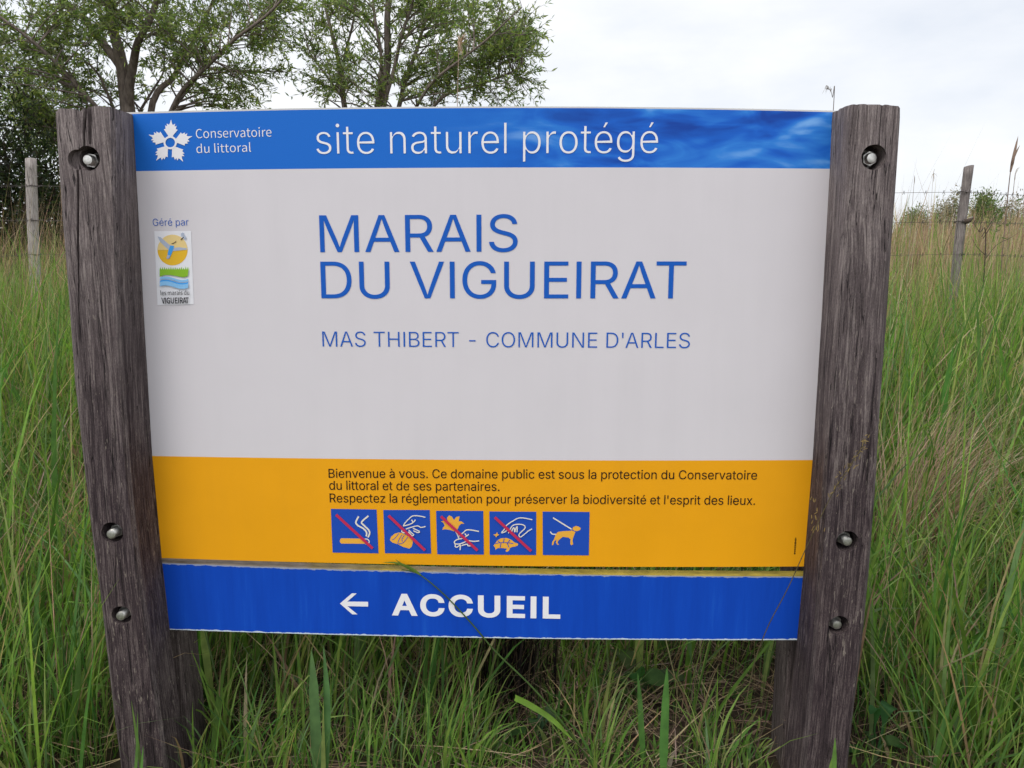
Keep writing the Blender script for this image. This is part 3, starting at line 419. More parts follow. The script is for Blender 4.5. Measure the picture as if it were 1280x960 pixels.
  'U': [252, [[[74,-5,126,-5,179,-5],[218,23,218,106,218,156],[218,206,218,257,208,257],[198,257,187,257,187,206],[187,156,187,105,187,43],[160,24,126,24,93,24],[67,43,67,105,67,156],[67,206,67,257,56,257],[45,257,34,257,34,206],[34,156,34,106,34,23]]]],
  'V': [201, [[[55,86,82,0,95,0],[107,0,120,0,147,86],[174,171,201,257,190,257],[179,257,168,257,155,210],[141,164,127,118,118,88],[112,63,102,33,102,33],[101,33,101,33,91,63],[85,88,76,118,62,164],[48,210,34,257,23,257],[12,257,0,257,28,171]]]],
  'a': [197, [[[44,-5,76,-5,99,-5],[121,8,139,23,139,23],[140,23,140,23,141,15],[142,8,143,0,152,0],[160,0,169,0,169,39],[169,78,169,117,169,164],[150,195,103,195,72,195],[46,181,29,170,33,163],[37,155,41,148,56,158],[76,168,98,168,129,168],[137,145,137,120,56,111],[21,91,21,49,21,15]],[[103,21,85,21,66,21],[51,30,51,51,51,76],[73,92,137,99,137,81],[137,64,137,46,119,30]]]],
  'd': [217, [[[49,-5,97,-5,120,-5],[140,8,155,22,155,22],[155,22,156,22,157,15],[158,7,159,0,167,0],[176,0,185,0,185,93],[185,186,185,279,174,279],[163,279,153,279,153,254],[153,230,153,206,153,195],[154,184,154,173,138,187],[123,195,101,195,57,195],[19,157,19,95,19,32]],[[121,22,104,22,71,22],[51,49,51,95,51,139],[76,168,106,168,122,168],[137,162,153,148,153,115],[153,82,153,48,137,31]]]],
  'e': [194, [[[58,-5,109,-5,135,-5],[155,4,172,15,168,22],[164,29,160,36,146,27],[131,21,113,21,77,21],[52,47,50,88,92,88],[135,88,178,88,179,92],[179,99,179,106,179,160],[152,195,103,195,60,195],[18,157,18,95,18,32]],[[83,110,49,110,53,148],[77,169,104,169,134,169],[151,149,151,110,117,110]]]],
  'i': [96, [[[32,63,32,0,43,0],[54,0,64,0,64,63],[64,127,64,190,54,190],[43,190,32,190,32,127]],[[36,229,48,229,61,229],[70,238,70,251,70,263],[61,271,48,271,36,271],[27,263,27,251,27,238]]]],
  'l': [99, [[[42,-5,66,-5,75,-5],[80,-3,84,-2,83,6],[81,15,80,23,76,22],[75,22,73,22,68,22],[64,26,64,36,64,117],[64,198,64,279,54,279],[43,279,32,279,32,198],[32,118,32,38,32,11]]]],
  'm': [324, [[[32,63,32,0,43,0],[54,0,64,0,64,46],[64,92,64,138,82,158],[98,167,112,167,136,167],[147,152,147,116,147,77],[147,39,147,0,158,0],[169,0,179,0,179,46],[179,92,179,138,197,158],[213,167,227,167,251,167],[263,152,263,116,263,77],[263,39,263,0,273,0],[284,0,294,0,294,40],[294,80,294,120,294,169],[276,195,237,195,214,195],[194,180,174,159,166,181],[151,195,121,195,99,195],[79,181,62,162,62,162],[62,162,62,162,61,172],[60,181,58,190,50,190],[41,190,32,190,32,127]]]],
  'n': [213, [[[32,63,32,0,43,0],[54,0,64,0,64,46],[64,92,64,138,83,157],[97,167,116,167,141,167],[152,152,152,116,152,77],[152,39,152,0,163,0],[174,0,184,0,184,40],[184,80,184,120,184,169],[166,195,126,195,100,195],[80,181,62,162,62,162],[62,162,62,162,61,172],[60,181,58,190,50,190],[41,190,32,190,32,127]]]],
  'o': [212, [[[60,-5,106,-5,153,-5],[194,32,194,95,194,158],[153,195,106,195,60,195],[18,158,18,95,18,32]],[[139,22,106,22,73,22],[51,51,51,95,51,139],[73,168,106,168,139,168],[161,139,161,95,161,51]]]],
  'r': [135, [[[32,63,32,0,43,0],[54,0,64,0,64,41],[64,81,64,122,77,154],[96,166,112,166,120,166],[124,165,131,163,133,172],[135,182,137,191,131,194],[125,195,116,195,95,195],[76,180,62,155,62,155],[62,155,62,155,61,167],[60,179,58,190,50,190],[41,190,32,190,32,127]]]],
  's': [163, [[[55,-5,82,-5,127,-5],[151,21,151,52,151,88],[121,99,93,110,72,118],[52,125,52,143,52,158],[63,170,88,170,104,170],[118,163,131,153,136,160],[141,167,146,173,132,185],[111,195,87,195,46,195],[22,171,22,141,22,109],[50,96,77,86,98,78],[120,69,120,50,120,34],[108,20,83,20,60,20],[43,29,27,43,21,36],[16,29,11,22,29,7]]]],
  't': [132, [[[51,-5,92,-5,104,-5],[116,-1,127,2,125,11],[123,19,121,27,114,24],[106,21,99,21,77,21],[70,35,70,58,70,93],[70,129,70,164,87,164],[104,164,121,164,121,173],[121,181,121,190,104,190],[87,190,70,190,70,208],[70,226,70,244,61,244],[52,244,43,244,42,226],[41,208,40,190,30,190],[19,189,9,188,9,180],[9,172,9,164,19,164],[28,164,38,164,38,129],[38,94,38,59,38,21]]]],
  'u': [212, [[[48,-5,88,-5,114,-5],[133,9,151,30,151,30],[151,30,152,30,152,20],[153,10,154,0,163,0],[172,0,181,0,181,63],[181,127,181,190,170,190],[159,190,149,190,149,145],[149,100,149,55,131,33],[117,23,97,23,72,23],[62,38,62,74,62,112],[62,151,62,190,51,190],[40,190,29,190,29,150],[29,110,29,70,29,21]]]],
  'v': [182, [[[50,63,73,0,86,0],[98,0,111,0,133,63],[155,127,178,190,167,190],[157,190,146,190,134,154],[122,118,110,82,105,63],[98,44,93,26,92,26],[92,26,91,26,85,44],[79,63,74,82,62,118],[50,154,38,190,27,190],[16,190,5,190,27,127]]]],
 },
}
def rect_spline(x0, y0, x1, y1):
    return [[x, y, x, y, x, y] for x, y in ((x0, y0), (x1, y0), (x1, y1), (x0, y1))]
GLYPHS['a']['I'] = [65 + 2 * 58, [rect_spline(58, 0, 123, 509)]]
GLYPHS['a']['l'] = [62 + 2 * 46, [rect_spline(46, 0, 108, 530)]]
_gl = {}
KERN = {('A', 'T'): -52, ('R', 'T'): -14, ('D', "'"): -6, ("'", 'A'): -34, ('V', 'I'): -4, ('U', 'V'): 0, ('R', 'A'): -6, ('a', 'v'): -8, ('r', 'v'): 4}
def flatten(pts, n=6):
    out_ = []
    for p, q in zip(pts, pts[1:] + pts[:1]):
        p0, p1, p2, p3 = (p[2], p[3]), (p[4], p[5]), (q[0], q[1]), (q[2], q[3])
        flat = abs((p1[0] - p0[0]) * (p3[1] - p0[1]) - (p1[1] - p0[1]) * (p3[0] - p0[0])) + abs((p2[0] - p0[0]) * (p3[1] - p0[1]) - (p2[1] - p0[1]) * (p3[0] - p0[0]))
        m = 1 if flat < 25 * max(1, math.hypot(p3[0] - p0[0], p3[1] - p0[1])) * .04 else n
        for k in range(m):
            t = k / m; u = 1 - t
            out_.append((u ** 3 * p0[0] + 3 * u * u * t * p1[0] + 3 * u * t * t * p2[0] + t ** 3 * p3[0], u ** 3 * p0[1] + 3 * u * u * t * p1[1] + 3 * u * t * t * p2[1] + t ** 3 * p3[1]))
    r = []
    for p in out_:
        if not r or math.hypot(p[0] - r[-1][0], p[1] - r[-1][1]) > .6: r.append(p)
    if math.hypot(r[0][0] - r[-1][0], r[0][1] - r[-1][1]) <= .6: r.pop()
    return r
def embolden(poly, w_, sg):
    n = len(poly); o = []
    for i in range(n):
        a, b, c = poly[i - 1], poly[i], poly[(i + 1) % n]
        e1 = (b[0] - a[0], b[1] - a[1]); e2 = (c[0] - b[0], c[1] - b[1])
        l1 = math.hypot(*e1); l2 = math.hypot(*e2)
        n1 = (e1[1] / l1, -e1[0] / l1); n2 = (e2[1] / l2, -e2[0] / l2)
        m = (n1[0] + n2[0], n1[1] + n2[1]); d = max(.45, (1 + n1[0] * n2[0] + n1[1] * n2[1]))
        o.append((b[0] + m[0] / d * w_ * sg, b[1] + m[1] / d * w_ * sg))
    return o
def glyph_mesh(ch, font, weight):
    """filled outline of one letter; overlapping strokes are merged by their winding"""
    if (ch, font, weight) in _gl: return _gl[ch, font, weight]
    sp = [flatten(q) for q in GLYPHS[font][ch][1]]
    ar = lambda q: sum(p[0] * r[1] - r[0] * p[1] for p, r in zip(q, q[1:] + q[:1]))
    if not sp: return [], []
    sg = 1 if ar(max(sp, key=lambda q: abs(ar(q)))) > 0 else -1
    sp = [embolden(q, weight, sg) for q in sp]
    vv = []; ee = []
    for q in sp:
        n = len(vv); vv += [Vector(p) for p in q]; ee += [(n + i, n + (i + 1) % len(q)) for i in range(len(q))]
    r = geometry.delaunay_2d_cdt(vv, ee, [], 0, .01)
    def wind(x, y):
        w_ = 0
        for q in sp:
            for (ax, ay), (bx, by) in zip(q, q[1:] + q[:1]):
                if (ay > y) != (by > y):
                    if ax + (y - ay) / (by - ay) * (bx - ax) > x: w_ += 1 if by > ay else -1
        return w_
    V = [(p.x, p.y) for p in r[0]]; F = []
    for f in r[2]:
        cx = sum(V[i][0] for i in f) / len(f); cy = sum(V[i][1] for i in f) / len(f)
        if wind(cx, cy) != 0: F.append(tuple(f))
    used = sorted({i for f in F for i in f}); ix = {i: k for k, i in enumerate(used)}
    _gl[ch, font, weight] = ([V[i] for i in used], [tuple(ix[i] for i in f) for f in F])
    return _gl[ch, font, weight]
def text_mesh(s, font='a', weight=0, track=0):
    """the words as one flat sheet in font units (x to the right, y up); weight grows or thins the strokes"""
    V, Fc = [], []; x = 0
    for i, ch in enumerate(s):
        gv, gf = glyph_mesh(ch, font, weight); n = len(V)
        V += [((p[0] + x) / 1000, p[1] / 1000) for p in gv]; Fc += [tuple(n + i for i in f) for f in gf]
        x += GLYPHS[font][ch][0] + track + KERN.get((ch, s[i + 1:i + 2]), 0)
    return V, Fc
def put_text(mb, s, pl, pr, cap, mat=0, font='a', weight=0, track=0, capu=509, y=-.0008):
    """set one line on the sign: pl, pr = photograph pixels of the two baseline ends, cap = pixels of the capital height"""
    vs_, fs = text_mesh(s, font, weight, track)
    x0 = min(v[0] for v in vs_); x1 = max(v[0] for v in vs_)
    if not capu: capu = (max(v[1] for v in vs_) - weight / 1000) * 1000
    a = cast(*pl); b = cast(*pr); mid = ((pl[0] + pr[0]) / 2, (pl[1] + pr[1]) / 2)
    h = (cast(mid[0], mid[1] - cap) - cast(*mid)).z
    ch = (capu + 2 * weight) / 1000; b0 = -weight / 1000
    sx = (b.x - a.x) / (x1 - x0); sz = h / ch
    n = len(mb.v)
    for vx, vy in vs_:
        t = (vx - x0) / (x1 - x0)
        mb.v.append((a.x + (vx - x0) * sx, y, a.z + (b.z - a.z) * t + (vy - b0) * sz))
    for f in fs:
        mb.f.append(tuple(n + i for i in f)); mb.m.append(mat)
    print('TEXT %-30s sx/sz %.3f' % (s[:30], sx / sz))

# ------------------------------------------------------------------ the sign
SIGN = empty('information_sign', Vector((0, 0, 0)))
tag(SIGN, 'wooden framed welcome sign reading Marais du Vigueirat with blue, grey white and orange panel', 'sign')
def line(pts):                      # a nearly straight edge of the board, traced: x fraction -> pixel
    return pts
def qcurve(l, m, r, t):             # quadratic through three traced points at t = 0, .5, 1
    return tuple(l[i] * (1 - t) * (1 - 2 * t) + m[i] * 4 * t * (1 - t) + r[i] * t * (2 * t - 1) for i in (0, 1))
rows_px = [                          # left, middle, right of each printed edge
    ((166, 140.2), (603, 133), (1040.5, 138.2)),
    ((166, 142.5), (603, 135), (1040.4, 140.2)),
    ((169, 214), (603, 209.5), (1037, 211)),
    ((180, 392), (603, 392), (1027, 393)),
    ((190, 570), (603, 575), (1016, 575)),
    ((202, 697.5), (603, 707), (1005, 708)),
]
NT = 40; mats = [M_edge, M_header, M_white, M_white, M_orange]
mb = MB(); grid = []
for L_, M_, R_ in rows_px:
    row = []
    for i in range(NT + 1):
        t = -.045 + 1.09 * i / NT    # the board runs on between the post halves
        row.append(cast(*qcurve(L_, M_, R_, t)))
    grid.append(row)
uvs = []
TH = .014
n0 = len(mb.v)
for row in grid: mb.v += [tuple(p) for p in row]
K = NT + 1
for i in range(len(grid) - 1):
    for j in range(NT):
        mb.f.append((n0 + i * K + j, n0 + (i + 1) * K + j, n0 + (i + 1) * K + j + 1, n0 + i * K + j + 1)); mb.m.append(i if i < 3 else i)
nb = len(mb.v)
for row in (grid[0], grid[-1]): mb.v += [(p.x, TH, p.z) for p in row]
for j in range(NT):
    mb.f.append((nb + j, nb + j + 1, nb + K + j + 1, nb + K + j)); mb.m.append(0)              # back
    mb.f.append((n0 + j, n0 + j + 1, nb + j + 1, nb + j)); mb.m.append(0)                        # top edge
    e = n0 + (len(grid) - 1) * K
    mb.f.append((e + j + 1, e + j, nb + K + j, nb + K + j + 1)); mb.m.append(0)                  # bottom edge
me = mb.mesh('panel', mats)
uvl = me.uv_layers.new(name='UVMap')
for p in me.polygons:
    for li in p.loop_indices:
        c = me.vertices[me.loops[li].vertex_index].co
        uvl.data[li].uv = ((c.x + .625) / 1.25, (c.z - .45) / .85)
panel = link('panel', me, SIGN); panel['label'] = 'printed main panel with blue water header and orange band'

def lettering(labels, lines, mats, parent):        # every printed line its own part of the panel
    for lb, kw in zip(labels, lines):
        mb = MB(); put_text(mb, **kw); link('lettering', mb.mesh('lettering', mats), parent)['label'] = lb
lettering(['white words site naturel protégé on the blue header', 'small white word Conservatoire beside the flower emblem', 'small white words du littoral beside the flower emblem'],
          [dict(s='site naturel protégé', pl=(396, 192), pr=(822, 191), cap=36.3, weight=-10, track=-2),
           dict(s='Conservatoire', pl=(245.4, 172.8), pr=(339.7, 170.6), cap=11.8, font='b', weight=-2, capu=0),
           dict(s='du littoral', pl=(246, 191.4), pr=(314, 189.5), cap=11.6, font='b', weight=-2, capu=0)], [M_letter_white], panel)
lettering(['large blue title word Marais', 'large blue title words Du Vigueirat', "thin blue line Mas Thibert - Commune d'Arles", 'small blue words Géré par above the sticker'],
          [dict(s='MARAIS', pl=(400.5, 315.2), pr=(647, 314.4), cap=46.2, weight=-1),
           dict(s='DU VIGUEIRAT', pl=(402, 372.8), pr=(856.5, 373), cap=46, weight=-1),
           dict(s="MAS THIBERT - COMMUNE D'ARLES", pl=(403.4, 433), pr=(862, 435), cap=18.8, weight=-7),
           dict(s='Géré par', pl=(191.5, 282.2), pr=(236, 281.8), cap=8.8, weight=-6)], [M_letter_blue], panel)
lettering(['first dark line of welcome text on the orange band', 'second dark line of welcome text on the orange band', 'third dark line of welcome text on the orange band'],
          [dict(s='Bienvenue à vous. Ce domaine public est sous la protection du Conservatoire', pl=(411, 597), pr=(946, 599.3), cap=11.2, weight=1),
           dict(s='du littoral et de ses partenaires.', pl=(411.7, 612), pr=(624.3, 613.6), cap=11.2, weight=1),
           dict(s="Respectez la réglementation pour préserver la biodiversité et l'esprit des lieux.", pl=(412.4, 627.8), pr=(943.5, 631), cap=11.2, weight=1)], [M_letter_dark], panel)
# small upright printer's mark
mb = MB()
q = 672.0
while q < 692:
    h = rnd.uniform(.8, 1.8); wd = rnd.uniform(.6, 1.3)
    x = 994.5 + (q - 672) * -.07
    mb.poly([cast(x - wd, q, 0) - Vector((0, .0008, 0)), cast(x - wd, q + h, 0) - Vector((0, .0008, 0)), cast(x + wd, q + h, 0) - Vector((0, .0008, 0)), cast(x + wd, q, 0) - Vector((0, .0008, 0))])
    q += h + rnd.uniform(.3, .7)
link('printer_mark', mb.mesh('printer_mark', [M_letter_dark]), panel)

class Pic:                           # flat printed artwork, layer over layer
    def __init__(s, ox, oy, k): s.mb = MB(); s.o = (ox, oy, k); s.n = 0
    def P(s, x, y):
        ox, oy, k = s.o; p = cast(ox + x / k, oy + y / k); p.y = -.0007 - .00025 * s.n; return p
    def poly(s, pts, m, up=1):
        s.mb.poly([s.P(*p) for p in pts], m); s.n += up
    def smooth(s, pts, n=5):
        outp = []
        for i in range(len(pts) - 1):
            p0 = pts[max(i - 1, 0)]; p1 = pts[i]; p2 = pts[i + 1]; p3 = pts[min(i + 2, len(pts) - 1)]
            for k in range(n):
                t = k / n
                outp.append(tuple(.5 * (2 * p1[a] + (p2[a] - p0[a]) * t + (2 * p0[a] - 5 * p1[a] + 4 * p2[a] - p3[a]) * t * t + (3 * p1[a] - p0[a] - 3 * p2[a] + p3[a]) * t ** 3) for a in (0, 1)))
        return outp + [pts[-1]]
    def stroke(s, pts, wd, m, smooth=True, up=1):
        if smooth and len(pts) > 2: pts = s.smooth(pts)
        Lf, Rt = [], []
        for i, p in enumerate(pts):
            a = pts[max(i - 1, 0)]; b = pts[min(i + 1, len(pts) - 1)]
            dx, dy = b[0] - a[0], b[1] - a[1]; l = math.hypot(dx, dy) or 1
            nx, ny = -dy / l * wd / 2, dx / l * wd / 2
            Lf.append(s.P(p[0] + nx, p[1] + ny)); Rt.append(s.P(p[0] - nx, p[1] - ny))
        s.mb.grid([Lf, Rt], m); s.n += up
    def disc(s, c, rx, ry, m, n=40, up=1):
        s.poly([(c[0] + rx * math.cos(2 * math.pi * i / n), c[1] + ry * math.sin(2 * math.pi * i / n)) for i in range(n)], m, up)
    def done(s, name, label=None):
        o = link(name, s.mb.mesh(name, PM), panel)
        if label: o['label'] = label
        return o
PM = [M_pic_blue, M_pic_orange, M_pic_cream, M_red, M_letter_white, M_stick, M_sun, M_sun_pale, M_sgreen, M_sblue, M_sgrey, M_smid, M_black, M_header]
B_, O_, C_, R_d, W_ = 0, 1, 2, 3, 4
# no smoking
p = Pic(400, 630, 7.11)
p.poly([(97, 42), (503, 48), (520, 437), (113, 430)], B_)
p.poly([(190, 303), (400, 306), (400, 352), (190, 350), (180, 340), (177, 326), (181, 311)], O_)
p.stroke([(402, 308), (425, 312), (438, 330), (432, 346), (405, 352)], 9, C_)
p.stroke([(345, 108), (320, 160), (340, 190), (385, 215), (415, 250), (412, 285)], 14, C_)
p.stroke([(432, 103), (372, 158), (395, 190), (435, 230), (442, 260), (428, 295)], 14, C_)
p.stroke([(145, 92), (470, 392)], 24, R_d); p.done('pictogram', 'blue pictogram of a crossed out cigarette')
# no litter
p = Pic(400, 630, 7.11)
p.poly([(563, 52), (975, 52), (988, 440), (578, 436)], B_)
p.poly([(622, 320), (632, 290), (665, 262), (700, 252), (740, 258), (785, 285), (815, 305), (826, 335), (817, 375), (795, 395), (740, 380), (690, 355), (645, 342)], O_)
for q in ([(640, 318), (670, 300), (700, 260)], [(690, 350), (705, 310), (730, 270)], [(695, 352), (740, 340), (780, 290)], [(732, 330), (730, 305), (750, 275)]): p.stroke(q, 5, B_)
for q in ([(938, 115), (880, 103), (825, 103), (790, 130), (757, 165), (742, 192)], [(740, 192), (790, 180), (830, 160), (850, 135)], [(815, 135), (832, 162)],
          [(940, 195), (900, 203), (870, 190), (820, 200), (765, 218)], [(790, 225), (815, 250), (835, 268), (818, 275), (788, 240)], [(828, 210), (885, 238), (870, 248), (832, 232)], [(742, 222), (728, 238), (750, 250), (772, 240)]): p.stroke(q, 9, C_)
p.stroke([(612, 97), (935, 405)], 24, R_d); p.done('pictogram', 'blue pictogram of a hand dropping a litter bag')
# no picking
p = Pic(540, 632, 14.55)
p.poly([(75, 92), (932, 95), (943, 888), (96, 883)], B_)
p.poly([(165, 285), (230, 265), (280, 270), (275, 220), (310, 175), (360, 195), (400, 260), (440, 205), (502, 192), (485, 280), (540, 285), (590, 330), (530, 325), (490, 365), (470, 420), (400, 465), (330, 440), (235, 425), (190, 440), (200, 400), (232, 365), (210, 310)], O_)
for q in ([(430, 465), (465, 530), (490, 600)], [(855, 465), (720, 440), (630, 438), (570, 485), (490, 555)], [(490, 600), (560, 590), (630, 550), (670, 515)], [(600, 500), (632, 550)],
          [(490, 600), (430, 625), (408, 660), (430, 690), (520, 685), (620, 645)], [(430, 690), (425, 735), (460, 745), (520, 700)], [(520, 710), (512, 800)], [(860, 630), (760, 640), (660, 625)], [(540, 715), (640, 690), (660, 720), (740, 715)]): p.stroke(q, 20, C_)
p.stroke([(165, 185), (830, 805)], 50, R_d); p.done('pictogram', 'blue pictogram of a hand picking an orange flower')
# leave the animals
p = Pic(570, 630, 7.11)
p.poly([(297, 65), (713, 68), (712, 452), (300, 450)], B_)
p.poly([(345, 355), (365, 325), (400, 303), (450, 300), (490, 315), (520, 340), (550, 350), (552, 365), (525, 377), (500, 380), (480, 390), (470, 415), (450, 425), (440, 415), (455, 395), (410, 390), (372, 390), (350, 405), (350, 388), (333, 367)], O_)
for q in ([(350, 350), (390, 342), (450, 342), (510, 350)], [(390, 342), (372, 322)], [(400, 342), (392, 385)], [(455, 342), (470, 382)], [(420, 342), (428, 303)], [(458, 342), (480, 315)]): p.stroke(q, 6, B_)
p.poly([(330, 268), (355, 263), (367, 245), (370, 262), (384, 268), (366, 280), (357, 293), (350, 278)], O_)
for q in ([(678, 135), (570, 118), (500, 150), (450, 185), (430, 220), (405, 250), (440, 240), (465, 210)], [(465, 255), (500, 190), (550, 175), (600, 182), (613, 210), (562, 262), (572, 288), (610, 262), (642, 235), (676, 215)],
          [(490, 262), (500, 225), (515, 205), (522, 245)], [(522, 245), (535, 205), (545, 195), (542, 245)]): p.stroke(q, 9, C_)
p.stroke([(345, 112), (668, 412)], 24, R_d); p.done('pictogram', 'blue pictogram of a hand reaching for a tortoise')
# dogs on a lead
p = Pic(570, 630, 7.11)
p.poly([(770, 66), (1187, 70), (1180, 455), (772, 452)], B_)
p.poly([(1040, 205), (1065, 193), (1092, 200), (1108, 212), (1104, 228), (1085, 237), (1064, 240), (1052, 270), (1040, 300), (1035, 330), (1042, 355), (1025, 366), (1015, 352), (1018, 312), (1000, 297), (950, 290), (930, 305), (907, 325), (902, 345), (916, 360), (900, 361), (888, 342), (893, 312), (872, 332), (866, 360), (852, 366), (855, 335), (873, 310), (885, 270), (905, 247), (960, 239), (1018, 237), (1034, 226)], O_)
p.stroke([(838, 243), (855, 264), (890, 268)], 10, C_); p.stroke([(862, 120), (1027, 222)], 11, C_); p.stroke([(1028, 226), (1062, 243)], 6, B_)
p.done('pictogram', 'blue pictogram of an orange dog on a lead')
# flower emblem
p = Pic(170, 140, 6.737)
half = [(-17, -44), (-24, -66), (-52, -104), (-63, -118), (-46, -124), (-52, -154), (-34, -146), (-38, -172), (-17, -160), (-8, -178), (-2, -205)]
pet = half + [(-x, y) for x, y in reversed(half)]
for k in range(5):
    a = R(72 * k + 2)
    p.poly([(290 + 0.93 * (x * math.cos(a) - y * math.sin(a)), 258 + 0.93 * (x * math.sin(a) + y * math.cos(a))) for x, y in pet], W_, 0)
p.n += 1
n = 40; ring = []
rows = [[p.P(290 + r_ * math.cos(2 * math.pi * i / n), 258 + r_ * math.sin(2 * math.pi * i / n)) for i in range(n + 1)] for r_ in (40, 56)]
p.mb.grid(rows, W_); p.done('emblem', 'white five petalled sea flower emblem')
# manager's sticker
p = Pic(180, 260, 7.3875)
p.poly([(97, 215), (436, 212), (461, 889), (126, 896)], 5)
p.disc((266, 388), 139, 142, 6)
p.poly([(266 + 139 * math.cos(R(a)), 388 + 142 * math.sin(R(a))) for a in range(180, 366, 6)], 7)
p.poly([(128, 262), (160, 272), (215, 320), (245, 345), (268, 350), (278, 368), (330, 362), (400, 372), (395, 384), (330, 392), (275, 398), (245, 395), (205, 365), (155, 315)], 10)
p.poly([(247, 345), (283, 350), (268, 400), (240, 462), (215, 462), (228, 395)], 11); p.poly([(222, 432), (244, 440), (228, 472), (210, 462)], 10)
p.poly([(255, 330), (285, 318), (302, 303), (300, 316), (270, 332)], 12); p.poly([(342, 290), (372, 264), (374, 272), (348, 296)], 12)
p.poly([(346, 238), (362, 226), (378, 234), (372, 250), (390, 262), (394, 286), (376, 288), (370, 264), (352, 262)], 10)
gp = [(150, 632)]
for i in range(14):
    x = 152 + i * 19.5; gp += [(x, 566), (x + 6, 535 + rnd.random() * 16), (x + 12, 566)]
gp += [(410, 628), (370, 640), (320, 630), (250, 618), (200, 618)]
p.poly(gp, 8)
def wave(y0, y1, m):
    top = [(155 + i * 26, y0 + 16 * math.sin(i / 10 * 5.4 + 3.6)) for i in range(11)]
    p.poly(top + [(x, y + y1 - y0) for x, y in reversed(top)], m)
wave(648, 668, 9); wave(676, 690, 11); wave(690, 730, 9)
yy = -.0007 - .00025 * p.n
put_text(p.mb, 'les marais du', (202, 368.8), (237.8, 368.2), 5.9, 12, 'b', 2, 0, 0, yy)
put_text(p.mb, 'VIGUEIRAT', (203.3, 379.4), (237.3, 379), 7.6, 12, 'b', 8, 0, 0, yy)
p.done('sticker', 'white sticker with a bird over a yellow sun, green reeds and blue water')

# direction board under the panel
tl, tm, tr = (203, 703.5), (600, 716), (1003.5, 720.5)
bl, bm_, br = (212, 787), (600, 797.3), (996.5, 800)
top = []; bot = []
for i in range(121):
    t = -.045 + 1.09 * i / 120
    wob = .0005 * noise.noise(Vector((i * .9, 3, 0))); wob2 = .0004 * noise.noise(Vector((i * 1.3, 9, 0)))
    a = cast(*qcurve(tl, tm, tr, t)); a.z += wob; top.append(a)
    b = cast(*qcurve(bl, bm_, br, t)); b.z += wob2; bot.append(b)
mb = MB(); TB = .024
NR = 10
rows = [[b.lerp(a, k / NR) for a, b in zip(top, bot)] for k in range(NR + 1)]
mb.grid(rows, 0)
mb.grid([top, [(a.x, TB, a.z + .001) for a in top]], 1)
mb.grid([[(a.x, TB, a.z + .001) for a in top], [(b.x, TB, b.z) for b in bot]], 1)
mb.grid([[(b.x, TB, b.z) for b in bot], bot], 1)
me = mb.mesh('direction_board', [M_lower, M_moss])
uvl = me.uv_layers.new(name='UVMap')
nf = 120 * NR
for p_ in me.polygons:
    if p_.index < nf:
        r_, c_ = divmod(p_.index, 120)
        for li, (dj, di) in zip(p_.loop_indices, ((0, 0), (1, 0), (1, 1), (0, 1))):
            uvl.data[li].uv = ((c_ + dj) / 120, (r_ + di) / NR)
board = link('direction_board', me, SIGN); board['label'] = 'blue plank pointing left to ACCUEIL with a mossy top edge'
lettering(['bold white word ACCUEIL'], [dict(s='ACCUEIL', pl=(490, 769), pr=(700.3, 773.3), cap=27.3, weight=26, track=62)], [M_letter_white], board)
p = Pic(400, 720, 4)
p.poly([(100, 137), (160, 86), (184, 86), (137, 127), (241, 128), (241, 152), (138, 150), (188, 191), (162, 191)], W_)
ar = link('arrow', p.mb.mesh('arrow', PM), board)

# ---- posts: front halves clamp the boards against rear halves
DP = .078
def col_x(tab, y):                   # traced pixels of an upright edge -> (z, x) table on the plane y
    t = sorted((cast(px, py, y).z, cast(px, py, y).x) for px, py in tab)
    return t
LF = col_x([(66, 137), (78, 300), (92, 480), (112, 660), (128, 780), (149, 960)], -DP)
LC = col_x([(140, 137), (148, 400), (157, 560), (167, 664), (180, 760), (206, 950)], -DP)
LI = col_x([(166.5, 141), (180, 392), (190.5, 570), (202.5, 698), (212.5, 787), (234, 960)], 0)
RF = col_x([(1128.5, 132), (1121, 240), (1107, 430), (1095, 620), (1081, 790), (1061, 960)], -DP)
RC = col_x([(1061, 132), (1051, 330), (1034, 540), (1019, 800), (1005, 960)], -DP)
RI = col_x([(1040, 139), (1037, 211), (1027, 393), (1015.5, 575), (1004.5, 708), (996, 800), (979, 960)], 0)
